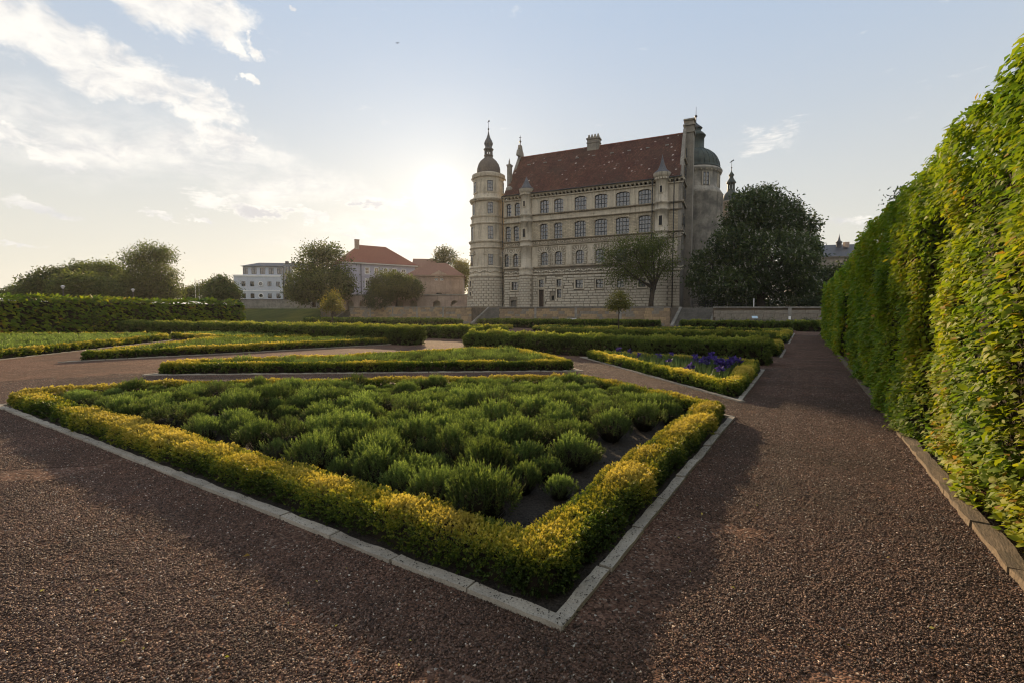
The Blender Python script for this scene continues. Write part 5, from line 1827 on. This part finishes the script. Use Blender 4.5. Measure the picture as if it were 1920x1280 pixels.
b.poly([A[0], A[1], (20, 5, zr + 1.2), (5, 5, zr + 1.2)]); b.poly([A[2], A[3], (5, 5, zr + 1.2), (20, 5, zr + 1.2)]); b.poly([A[1], A[2], (20, 5, zr + 1.2)]); b.poly([A[3], A[0], (5, 5, zr + 1.2)]); b.poly(list(reversed(A)))
b.build('roof', M_SLATE, ob)
for u in (13.2, 14.9): MB().box(u - .35, u + .35, 3.6, 4.6, zr, zr + 1.6).build('roof_stack', M_SLATE, ob)
b = MB(); b.poly([(13.25, .6, zb - 2), (15.85, .6, zb - 2), (15.85, .6, zr), (13.25, .6, zr)]); b.build('glazed_stair', M_GLASS, ob, recalc=False)
b = MB()
for i in range(5): b.box(13.25, 15.85, .5, .58, 5.0 + i * 1.9, 5.12 + i * 1.9)
for i in range(4): b.box(13.25 + i * .84, 13.33 + i * .84, .48, .58, zb - 2, zr)
b.build('glazing_bars', M_IRON, ob)
# gatehouse, its neighbour's roof, and the stone bridge ramp
gh = house('gatehouse', 'pinkish stone gatehouse with hipped tile roof beside the castle tower', 'building', (at(766, 108), 108.0, 0), R(2), 12.2, 9, 3.5, zat(517, 108), zat(500, 108) + 1.2, M_GATE, M_PINKROOF, over=.55,
           rows=((9.3, (6.4, 7.6), .7, .9),), bands=((zat(520, 108) - .3, .3), (6.5, .2)), hipl=4.0)
for u in (3.0, 4.2, 9.6, 11.9, .1):
    MB().box(u, u + .45, -.16, .0, 3.5, zat(520, 108) - .32).build('pilaster', M_GATE, gh)
b = MB(); b.prism([(7.0 + .9 * math.cos(q), -.05, 5.4 + 1.3 * math.sin(q)) for q in np.linspace(0, math.pi, 9)] + [(6.1, -.05, 3.5), (7.9, -.05, 3.5)], (0, .08, 0)); b.build('arched_gate', M_DARK, gh)
b = MB(); b.prism([(5.0, -.4, zat(517, 108)), (9.2, -.4, zat(517, 108)), (7.1, -.4, zat(508, 108))], (0, 2.5, 0)); b.build('pediment', M_GATE, gh)
house('far_house', 'faded red gabled roof of a house behind the gatehouse', 'house', (at(776, 136), 136.0, 0), R(8), 6.2, 9, 4, zat(500, 136), zat(487, 136) + .6, M_GATE, M_PINKROOF, hip=False, over=.3)
br = thing('stone_bridge', 'low stone bridge wall with arches between lilac house and castle', 'bridge', (at(640, 101), 101.0, 0), R(-2))
bw = 28.0
b = MB(); arcs = [(u, 1.05) for u in (2.0, 4.8, 9.5, 12.5, 15.5, 20.5, 24.3)]
wall_panel(b, 0, bw, 2.6, 5.6, [(u - .8, u + .8, 2.6, 4.55) for u, _ in arcs], dep=1.2, arch=.7); b.box(0, bw, 1.25, 2.6, 2.6, 5.55); b.build('wall', M_GATE, br, recalc=False)
for i in range(9): MB().box(i * bw / 9 + .02, (i + 1) * bw / 9 - .02, -.15, 2.7, 5.62, 5.86).build('coping_stone', M_COPING, br)
for u, _ in arcs: MB().box(u - .85, u + .85, 1.1, 1.2, 2.6, 4.6).build('arch_recess', M_TRIM, br)
MB().prism([(22.5, -.35, 2.7), (27.8, -.35, 2.7), (27.8, -.35, 5.6), (27.3, -.35, 5.6)], (0, .3, 0)).build('ramp', M_GATE, br)
lw = thing('park_wall', 'long low grey wall above the lawn bank before the office block', 'wall', (at(444, 112), 112.0, 0), R(1))
for i in range(10):
    b = MB(); b.box(i * 2.5 + .01, i * 2.5 + 2.49, 0, .4, 3.0, zat(563, 112)); b.build('wall_panel', M_COPING, lw)
MB().box(0, 25, -.08, .48, zat(563, 112) + .002, zat(563, 112) + .18).build('coping', M_STEP, lw)
house('long_hall', 'long dark roofed hall behind the chestnut on the right', 'building', (at(1500, 112), 112.0, 0), R(-14), 40, 12, 2, zat(484, 112), zat(463, 112) + .8, M_GABLE, M_SLATE, hip=False, over=.5)
sp_ = thing('ridge_turret', 'tiny pointed spire above the long dark roof on the right', 'spire', (at(1567, 113), 113.0, 0))
b = MB(); b.lathe([(.55, zat(466, 113)), (.55, zat(458, 113)), (.75, zat(457, 113)), (.3, zat(453, 113)), (.08, zat(445, 113)), (.0, zat(440, 113))], 8); b.build('spire', M_SLATE, sp_)
b = MB(); b.box(1.2, 2.2, -.4, .4, zat(466, 113), zat(456, 113)); b.build('chimney', M_GATE, sp_)

# ------------------------------------------------------------------ trees


def tree(label, base, trunk_h, trunk_r, lobes, nleaf, lsize, material, bark=None, name='tree', group=None, clump=.9, lean=(0, 0), gaps=1.0, droop=0.0, blossoms=0, per=26, inner=.55, tshift=0.0):
    """trunk and limbs reaching to crown lobes (dx, dy, z, rx, ry, rz); leaves sit in clumps through the lobes"""
    r_ = thing(name, label, 'tree' if name != 'shrub' else 'shrub', base, 0, group)
    bx, by, bz = base
    tb = MB()
    top = Vector((lean[0], lean[1], trunk_h))
    tb.tube([(0, 0, -.3), (lean[0] * .2, lean[1] * .2, trunk_h * .3), (lean[0] * .6, lean[1] * .6, trunk_h * .7), top], [trunk_r * 1.25, trunk_r, trunk_r * .85, trunk_r * .7], 8)
    P_, out_ = [], []
    vol = np.array([l[3] * l[4] * l[5] for l in lobes]) ** .67
    ncl = max(8, int(nleaf / per))
    for li, (l, share) in enumerate(zip(lobes, vol / vol.sum())):
        c = Vector((l[0], l[1], l[2] - bz))
        if trunk_r > 0.04:
            m_ = top.lerp(c, .5) + Vector((random.gauss(0, .06), random.gauss(0, .06), -.05)) * (c - top).length
            tb.tube([top - Vector((0, 0, trunk_h * random.uniform(.0, .25))), m_, c], [trunk_r * .55, trunk_r * .38, trunk_r * .16], 6)
        k = max(3, int(ncl * share))
        v = rng.normal(size=(k, 3)); v /= np.linalg.norm(v, axis=1)[:, None]
        rr = rng.uniform(inner, 1.0, k) ** .8
        q = v * rr[:, None] * np.array(l[3:6]) + np.array([c.x, c.y, c.z])
        q[:, 2] -= droop * rr * np.abs(v[:, 0]) * l[5]
        P_.append(q); out_.append(v)
        if trunk_r > 0.04:
            for i in rng.choice(k, min(k, 9), replace=False):
                e = Vector(q[i])
                m_ = c.lerp(e, .5) + Vector((random.gauss(0, .1), random.gauss(0, .1), random.gauss(0, .1))) * (e - c).length * .6
                tb.tube([c.lerp(top, .15), m_, e], [trunk_r * .14, trunk_r * .08, trunk_r * .03], 4)
    tb.build('trunk', bark or M_BARK, r_)
    P_ = np.concatenate(P_); out_ = np.concatenate(out_)
    n = len(P_) * per
    # each clump gets its own tint, lighter towards the top of its lobe
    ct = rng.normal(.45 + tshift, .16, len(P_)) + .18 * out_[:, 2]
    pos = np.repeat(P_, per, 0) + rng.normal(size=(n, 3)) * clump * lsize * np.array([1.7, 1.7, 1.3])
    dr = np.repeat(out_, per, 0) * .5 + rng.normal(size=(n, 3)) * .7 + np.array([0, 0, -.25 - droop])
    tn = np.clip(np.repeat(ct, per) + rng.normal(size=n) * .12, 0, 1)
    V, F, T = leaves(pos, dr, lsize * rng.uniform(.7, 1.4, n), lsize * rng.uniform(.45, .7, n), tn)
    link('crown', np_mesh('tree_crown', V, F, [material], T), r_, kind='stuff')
    if blossoms:
        idx = rng.choice(len(P_), min(blossoms, len(P_)), replace=False)
        m_ = len(idx)
        k = 6
        bp = np.repeat(P_[idx] + out_[idx] * lsize * 1.5, k, 0) + rng.normal(size=(m_ * k, 3)) * np.array([.05, .05, .14])
        V, F, T = leaves(bp, rng.normal(size=(m_ * k, 3)) * .5 + np.array([0, 0, .9]), np.full(m_ * k, .26), np.full(m_ * k, .12), rng.uniform(0, 1, m_ * k))
        link('blossoms', np_mesh('tree_blossoms', V, F, [M_BLOSS], T), r_, kind='stuff')
    return r_


def L(px, py, d, rx, ry, base_x, base_y, dd=0.0, ryy=None):
    """crown lobe whose centre is seen at (px, py) from the path, radii in pixels there"""
    k = d / 889
    return (at(px, d) - base_x, d + dd - base_y, zat(py, d), rx * k, (ryy or rx) * k, ry * k)


def B(px, py, d):
    return (at(px, d), d, zat(py, d))


# chestnut in flower on the castle terrace
d = 72.0
bx, by = at(1425, d), d
tree('big dark chestnut tree in white flower on the terrace right of the castle', (bx, by, 2.6), 5.2, .55,
     [L(1412, 418, d, 56, 46, bx, by), L(1392, 398, d, 34, 32, bx, by, -2), L(1462, 405, d, 36, 34, bx, by, 1), L(1360, 462, d, 34, 34, bx, by, -2), L(1425, 488, d, 72, 46, bx, by, -3), L(1488, 465, d, 30, 40, bx, by), L(1330, 502, d, 26, 34, bx, by, 1),
      L(1362, 532, d, 48, 24, bx, by, -2), L(1462, 535, d, 52, 24, bx, by, -1), L(1425, 374, d, 26, 14, bx, by), L(1312, 530, d, 20, 20, bx, by), L(1502, 425, d, 18, 22, bx, by), L(1496, 515, d, 24, 28, bx, by)],
     46000, .42, M_CHEST, name='chestnut_tree', blossoms=1100, clump=.8, inner=.72, tshift=.08)
tree('second dark tree behind the chestnut in front of the long hall', (*B(1568, 575, 84)[:2], 2.7), 3, .3,
     [L(1560, 532, 84, 44, 34, *B(1568, 575, 84)[:2]), L(1598, 520, 84, 36, 32, *B(1568, 575, 84)[:2]), L(1585, 545, 84, 50, 30, *B(1568, 575, 84)[:2]), L(1530, 550, 84, 35, 26, *B(1568, 575, 84)[:2])], 16000, .48, M_CHEST, blossoms=160)
# thin leafed tree in front of the facade
d = 71.0
bx, by, _ = B(1219, 575, d)
tree('thin leafed leaning tree before the right half of the castle facade', (bx, by, 2.6), 3.4, .34,
     [L(1185, 468, d, 46, 24, bx, by), L(1150, 485, d, 34, 22, bx, by), L(1220, 470, d, 32, 26, bx, by), L(1170, 515, d, 40, 20, bx, by), L(1245, 500, d, 22, 26, bx, by), L(1205, 500, d, 36, 26, bx, by), L(1235, 455, d, 22, 15, bx, by)],
     10000, .26, M_TREE, lean=(.55, 0), clump=1.7, inner=.2, tshift=.35)
bb = B(1440, 575, 80)
tree('dark shrubbery under the chestnut along the terrace', (bb[0], bb[1], 2.6), .4, .05, [L(px__, 566, 80, 26, 14, *bb[:2]) for px__ in range(1335, 1620, 32)], 9000, .34, M_CHEST, name='shrub', inner=.5)
# saplings
d = 37.0
bx, by, _ = B(1160, 628, d)
tree('young staked sapling with round light crown standing by the middle path', (bx, by, 0), 2.0, .045, [L(1160, 565, d, 21, 15, bx, by), L(1152, 574, d, 13, 9, bx, by), L(1170, 572, d, 13, 9, bx, by), L(1163, 553, d, 11, 9, bx, by)], 2200, .13, M_AUT, name='sapling', clump=1.0, inner=.1, tshift=-.02)
d = 62.0
bx, by, _ = B(624, 612, d)
tree('young pale green sapling in front of the left stairs', (bx, by, 0), 2.0, .07, [L(624, 570, d, 17, 13, bx, by), L(628, 556, d, 10, 11, bx, by), L(615, 578, d, 10, 7, bx, by), L(634, 575, d, 9, 7, bx, by)], 1800, .22, M_AUT, name='sapling', clump=.9, inner=.1, tshift=.05)
# trees by the houses
d = 104.0
bx, by, _ = B(607, 570, d)
tree('tall round tree with see-through crown between office block and lilac house', (bx, by, 3.6), 6.5, .45,
     [L(590, 490, d, 30, 28, bx, by), L(622, 485, d, 30, 26, bx, by), L(606, 475, d, 22, 16, bx, by), L(640, 508, d, 18, 14, bx, by), L(570, 515, d, 22, 16, bx, by), L(612, 520, d, 40, 16, bx, by)], 8500, .42, M_TREE, clump=1.15, inner=.35)
tree('low broad dark tree standing before the lilac house', (*B(590, 575, 100)[:2], 3.4), 2.5, .3,
     [L(570, 540, 100, 30, 22, *B(590, 575, 100)[:2]), L(610, 535, 100, 38, 24, *B(590, 575, 100)[:2]), L(642, 535, 100, 24, 22, *B(590, 575, 100)[:2]), L(590, 552, 100, 44, 14, *B(590, 575, 100)[:2])], 13000, .46, M_TREE, inner=.5)
bb = B(745, 575, 96)
tree('dense rounded two lobed tree in front of the gatehouse', (bb[0], bb[1], 2.9), 2.2, .3, [L(730, 532, 96, 30, 20, *bb[:2]), L(762, 538, 96, 28, 17, *bb[:2]), L(742, 545, 96, 46, 10, *bb[:2])], 15000, .36, M_TREE, inner=.7, tshift=.05)
bb = B(712, 578, 94)
tree('dark clipped bush below the two lobed tree by the bridge', (bb[0], bb[1], 2.9), .6, .1, [L(712, 562, 94, 26, 15, *bb[:2])], 3000, .28, M_CHEST, name='shrub', inner=.7)
bb = B(833, 560, 140)
tree('airy thin tree rising behind the gatehouse roof', (bb[0], bb[1], 4), 12, .3, [L(828, 487, 140, 18, 16, *bb[:2]), L(842, 483, 140, 14, 16, *bb[:2]), L(832, 475, 140, 12, 9, *bb[:2])], 2600, .45, M_TREE, clump=1.0, inner=.3)
bb = B(868, 560, 122)
tree('pale yellowish tree between gatehouse and castle tower', (bb[0], bb[1], 4), 7, .3, [L(868, 512, 122, 18, 22, *bb[:2]), L(862, 535, 122, 16, 20, *bb[:2]), L(858, 500, 122, 10, 9, *bb[:2])], 5000, .42, M_AUT, clump=1.0, inner=.3)
# park trees on the left
bb = B(283, 570, 92)
tree('tall drooping birch above the left hedge', (bb[0], bb[1], 1), 9, .28,
     [L(285, 475, 92, 22, 18, *bb[:2]), L(255, 485, 92, 16, 14, *bb[:2]), L(312, 478, 92, 18, 14, *bb[:2]), L(270, 510, 92, 28, 24, *bb[:2]), L(310, 515, 92, 26, 26, *bb[:2]), L(290, 540, 92, 40, 20, *bb[:2]), L(318, 545, 92, 20, 20, *bb[:2]), L(240, 530, 92, 20, 24, *bb[:2])],
     20000, .34, M_TREE, bark=M_BIRCH, name='birch_tree', droop=.35, inner=.35, tshift=.15, clump=1.3)
for (px_, dd_, lb, lobes_) in (
        (190, 100, 'round crowned dark tree left of the birch', [(190, 520, 46, 26), (170, 510, 22, 16), (215, 515, 26, 22), (200, 545, 50, 20)]),
        (100, 96, 'broad dark tree left of the round crowned tree', [(110, 530, 40, 24), (75, 540, 26, 20), (125, 520, 22, 16), (95, 552, 46, 14)]),
        (165, 84, 'bushy willow in front of the dark trees on the left', [(165, 540, 44, 26), (140, 548, 30, 18), (195, 548, 30, 18)]),
        (35, 105, 'small dark tree at the far left above the hedge', [(35, 548, 24, 10), (15, 552, 20, 7), (48, 545, 10, 7)]),
        (235, 90, 'dark bush between willow and birch', [(235, 548, 30, 20), (258, 545, 22, 22)]),
        (350, 110, 'small loose tree right of the birch', [(350, 548, 12, 9), (362, 552, 12, 8)]),
        (392, 92, 'slender round tree beside the flagpoles', [(393, 545, 9, 12), (398, 540, 7, 8)]),
        (378, 120, 'thin young tree behind the flagpoles', [(378, 545, 8, 8)])):
    bb = B(px_, 575, dd_)
    tree(lb, (bb[0], bb[1], .8), 3, .3 if len(lobes_) > 2 else .12, [L(a, b_, dd_, c, e, *bb[:2]) for a, b_, c, e in lobes_], int(sum(c * e for _, _, c, e in lobes_) * 5.0) + 500, .42, M_TREE, inner=.6, tshift=.10)
bb = B(418, 575, 78)
tree('dense conical conifer at the right end of the left hedge', (bb[0], bb[1], .5), 1.5, .15, [L(418, 550, 78, 28, 18, *bb[:2]), L(418, 537, 78, 19, 14, *bb[:2]), L(418, 527, 78, 9, 8, *bb[:2]), L(405, 556, 78, 16, 12, *bb[:2]), L(433, 556, 78, 16, 12, *bb[:2])], 12000, .26, M_CHEST, name='conifer', inner=.75, tshift=.1)
bb = B(1700, 575, 26)
tree('feathery branch tips of a tree rising behind the tall hornbeam hedge', (bb[0] + 2.0, bb[1], 0), 6.6, .16, [L(1690, 368, 26, 20, 10, bb[0] + 2.0, bb[1]), L(1715, 378, 26, 30, 12, bb[0] + 2.0, bb[1]), L(1670, 372, 26, 14, 5, bb[0] + 2.0, bb[1])], 520, .17, M_CHEST, clump=1.0, inner=.1, per=9)

# low dark shrubs along the shaded wall and a few young plants before the left hedge
for i, t in enumerate((8.2, 6.4, 4.1, 2.6, .6, -1.2)):
    p = G(62.8 + random.uniform(-.3, .3), t)
    tree('low dark shrub at the foot of the shaded wall right of the stairs', (p[0], p[1], 0), .3, .03, [(0, 0, .5, .8, .6, .55), (.5, 0, .4, .6, .5, .4)], 500, .14, M_CHEST, name='shrub', group='shrubs along the shaded wall', inner=.3)
for (px_, d_, lb) in ((88, 41.5, 'loose young shrub against the dark hedge at the far left'), (188, 43.5, 'loose young shrub against the left hedge in its middle'), (345, 49, 'small dark leaved young tree against the left hedge near its end')):
    bb = B(px_, 600, d_)
    tree(lb, (bb[0] + .3, bb[1] - 1.0, 0), .9, .03, [(0, 0, 1.3, .55, .5, .75), (.2, 0, .8, .5, .4, .5)], 350, .12, M_TREE, name='shrub', inner=.1, clump=1.2, tshift=.1)

# ------------------------------------------------------------------ small things
for (px_, py_, d_, lb) in ((369, 525, 108, 'left thin white flagpole beyond the hedge'), (376, 527, 108, 'middle thin white flagpole beyond the hedge'), (382.5, 528, 108, 'right thin white flagpole beyond the hedge')):
    b = MB(); b.lathe([(.09, 0), (.05, zat(py_, d_)), (.10, zat(py_, d_) + .05), (.0, zat(py_, d_) + .2)], 8)
    r_ = thing('flagpole', lb, 'flagpole', (at(px_, d_), d_, 0)); b.build('pole', M_WHITE, r_)
for (px_, py_, d_, lb) in ((122, 537, 72, 'left park lamp post above the left hedge'), (252.5, 543, 80, 'right park lamp post above the left hedge')):
    r_ = thing('street_lamp', lb, 'lamp', (at(px_, d_), d_, 0)); h = zat(py_, d_)
    b = MB(); b.lathe([(.07, 0), (.05, h - .4)], 8); b.build('pole', M_GREYW, r_)
    b = MB(); b.lathe([(.12, h - .4), (.22, h - .1), (.30, h - .05), (.1, h + .08), (0, h + .1)], 10); b.build('lamp_head', M_WHITE, r_)
# little information signs in the shade
p = B(1415, 601, 57)
r_ = thing('garden_sign', 'small pale blue sign plate before the shaded wall', 'sign', (p[0], p[1], 0))
b = MB(); b.lathe([(.02, 0), (.02, 1.25)], 6); b.build('post', M_IRON, r_)
b = MB(); b.prism([(-.34, -.06, 1.15), (.34, -.06, 1.15), (.34, .12, 1.42), (-.34, .12, 1.42)], (0, .03, -.03)); b.build('plate', simple('pale_blue_plate', (.36, .50, .60), .4, .5), r_)
p = B(1480, 611, 53)
r_ = thing('garden_lamp', 'slim post with small white head in the shade by the right path', 'lamp', (p[0], p[1], 0))
b = MB(); b.lathe([(.025, 0), (.025, 1.05)], 6); b.build('post', M_GREYW, r_)
b = MB(); b.box(-.11, .11, -.03, .03, 1.05, 1.40); b.build('head', M_WHITE, r_)
# railing and terrace step beside the stairs
p = at(1298, 72), 72.0
r_ = thing('railing', 'dark metal railing on the terrace above the right stairs', 'railing', (p[0], p[1], 2.55))
for i in range(6):
    b = MB(); b.box(i * .95 - .03, i * .95 + .03, -.03, .03, 0, 1.05); b.build('post', M_IRON, r_)
for z in (.35, .7, 1.05):
    b = MB(); b.tube([(-.03, 0, z), (4.78, 0, z)], .03, 6); b.build('rail', M_IRON, r_)
p = at(1412, 66), 66.0
r_ = thing('marker_post', 'short white post standing under the chestnut tree', 'post', (p[0], p[1], 2.5))
b = MB(); b.lathe([(.06, 0), (.06, 1.25), (.03, 1.32), (0, 1.33)], 8); b.build('post', M_WHITE, r_)
# a bird far up
bd = thing('bird', 'tiny dark bird flying high above the lilac house', 'bird', (at(752, 70), 70.0, zat(99, 70)))
b = MB(); b.lathe([(0, -.16), (.035, -.08), (.05, .03), (.03, .12), (.0, .17)], 8)
o = b.build('body', M_IRON, bd); o.rotation_euler = (R(80), 0, R(40))
for sx in (-1, 1):
    b = MB(); b.prism([(0, -.05, 0), (sx * .14, -.02, .10), (sx * .30, .06, .06), (sx * .14, .06, .08), (0, .06, 0)], (0, 0, .012)); b.build('wing', M_IRON, bd)

# twigs and fallen leaves on the gravel
def ground_pt(px_, py_):
    a = (px_ - 960) / 889; b_ = -(py_ - 640) / 889; P = R(3.22)
    dy, dz = math.cos(P) + b_ * math.sin(P), -math.sin(P) + b_ * math.cos(P)
    k = -1.6 / dz
    return a * k, dy * k


twm = simple('bleached_twig', (.45, .40, .32), .7, .3)
for (px_, py_, ln, ro, lb) in ((1803, 1030, .085, .35, 'bleached dry twig on the gravel close to the hornbeam kerb'), (1518, 1085, .05, 2.6, 'short pale twig on the gravel in the middle of the right path'),
                               (285, 1029, .03, .4, 'tiny white chip on the gravel at the left'), (1290, 955, .04, 1.2, 'pale stalk on the gravel beside the right kerb')):
    x, y = ground_pt(px_, py_)
    b = MB(); b.tube([(-ln / 2, 0, 0), (0, .004, .003), (ln / 2, -.002, 0)], [.0022, .0028, .0015], 5)
    o = b.build('twig', twm); o.location = (x, y, .014); o.rotation_euler = (0, 0, ro); o['label'] = lb; o['category'] = 'twig'
fl = MB()
for sx in (-1, 1):
    fl.poly([(0, 0, 0), (.5, .28 * sx, .1), (1, 0, .05)] if sx > 0 else [(0, 0, 0), (1, 0, .05), (.5, -.28, .16)])
for k_ in range(26):
    if k_ == 0: px_, py_ = 470, 1043
    elif k_ == 1: px_, py_ = 1420, 950
    elif k_ == 2: px_, py_ = 1316, 968
    else: px_, py_ = (random.uniform(20, 1000), random.uniform(1060, 1275)) if k_ % 2 else (random.uniform(1150, 1800), random.uniform(860, 1270))
    x, y = ground_pt(px_, py_)
    if in_poly(np.array([[x, y]]), inset(BED_A, -.05))[0]: continue
    if k_ == 0: me_g = [None]
    tn = random.uniform(.55, 1)
    me = np_mesh('fallen_leaf', [(0, 0, 0), (.5, .28, .12), (1, 0, .06), (.5, -.28, .2)], [(0, 1, 2), (0, 2, 3)], [M_GOLD if k_ else M_HORN], [tn] * 4)
    o = link('fallen_leaf', me, None, loc=(x, y, .012), rot=(random.gauss(0, .3), random.gauss(0, .3), random.uniform(0, 6)), scale=random.uniform(.016, .03) if k_ else .055)
    o['category'] = 'leaf'
    o['label'] = {0: 'fresh green fallen leaf lying alone on the left gravel', 1: 'yellow fallen leaf on the right path below the hedge corner', 2: 'curled yellow leaf on the gravel beside the right kerb'}.get(k_, 'small yellowed fallen leaf on the gravel')
    if k_ > 2: o['group'] = 'fallen leaves on the gravel'
# soil crumbs scattered over the kerb stones and bare soil
n = 6000
e = rng.uniform(0, 1, n)
which = rng.integers(0, 2, n)
A0, A1, A2 = np.array(BED_A[0]), np.array(BED_A[1]), np.array(BED_A[4])
pos = np.where(which[:, None] == 0, A0 + (A1 - A0) * e[:, None], A0 + (A2 - A0) * (e[:, None] ** 1.6))
inn = np.where(which[:, None] == 0, nrm(A2 - A0)[None], nrm(A1 - A0)[None])
off_ = np.abs(rng.normal(.02, .14, n))
pos = pos + inn * off_[:, None]
zc = np.where(off_ < .088, .036, .016)
sz = rng.uniform(.002, .006, n)
free = rng.uniform(size=n) < .55          # the rest lies about on the open soil
q_ = rng.uniform((-2.5, 2.6), (3.4, 9.5), (n * 4, 2)); q_ = q_[in_poly(q_, inset(BED_A, .5))][:n]
free[len(q_):] = False
pos[:len(q_)][free[:len(q_)]] = q_[free[:len(q_)]]
zc = np.where(free, .016, zc); sz = np.where(free, sz * 2.2, sz)
tetra = np.array([(1, 0, -.3), (-.5, .87, -.3), (-.5, -.87, -.3), (0, 0, .8)])
an = rng.uniform(0, 6.28, n)
V = np.empty((n, 4, 3))
V[:, :, 0] = (tetra[:, 0][None] * np.cos(an)[:, None] - tetra[:, 1][None] * np.sin(an)[:, None]) * sz[:, None] * rng.uniform(.6, 1.6, n)[:, None] + pos[:, :1]
V[:, :, 1] = (tetra[:, 0][None] * np.sin(an)[:, None] + tetra[:, 1][None] * np.cos(an)[:, None]) * sz[:, None] + pos[:, 1:]
V[:, :, 2] = tetra[:, 2][None] * sz[:, None] * .7 + zc[:, None]
F = (np.array([(0, 1, 3), (1, 2, 3), (2, 0, 3), (0, 2, 1)])[None] + (np.arange(n) * 4)[:, None, None]).reshape(-1, 3)
link('soil_crumbs', np_mesh('soil_crumbs', V.reshape(-1, 3), F, [M_SOIL]), kind='stuff', label='dark soil crumbs strewn over kerb and bed edge')

# ------------------------------------------------------------------ evening haze
hm = bpy.data.materials.new('haze')
hm.use_nodes = True
ht_ = NT(hm.node_tree)
pv_ = ht_.n('ShaderNodeVolumePrincipled', ins={'Color': (1.0, .97, .92, 1), 'Density': HAZE, 'Anisotropy': .45})
ht_.t.links.new(pv_.outputs[0], ht_.n('ShaderNodeOutputMaterial').inputs['Volume'])
hb = MB().box(-950, 950, -250, 1150, -1.2, 60)
hb.build('haze', hm, kind='stuff')
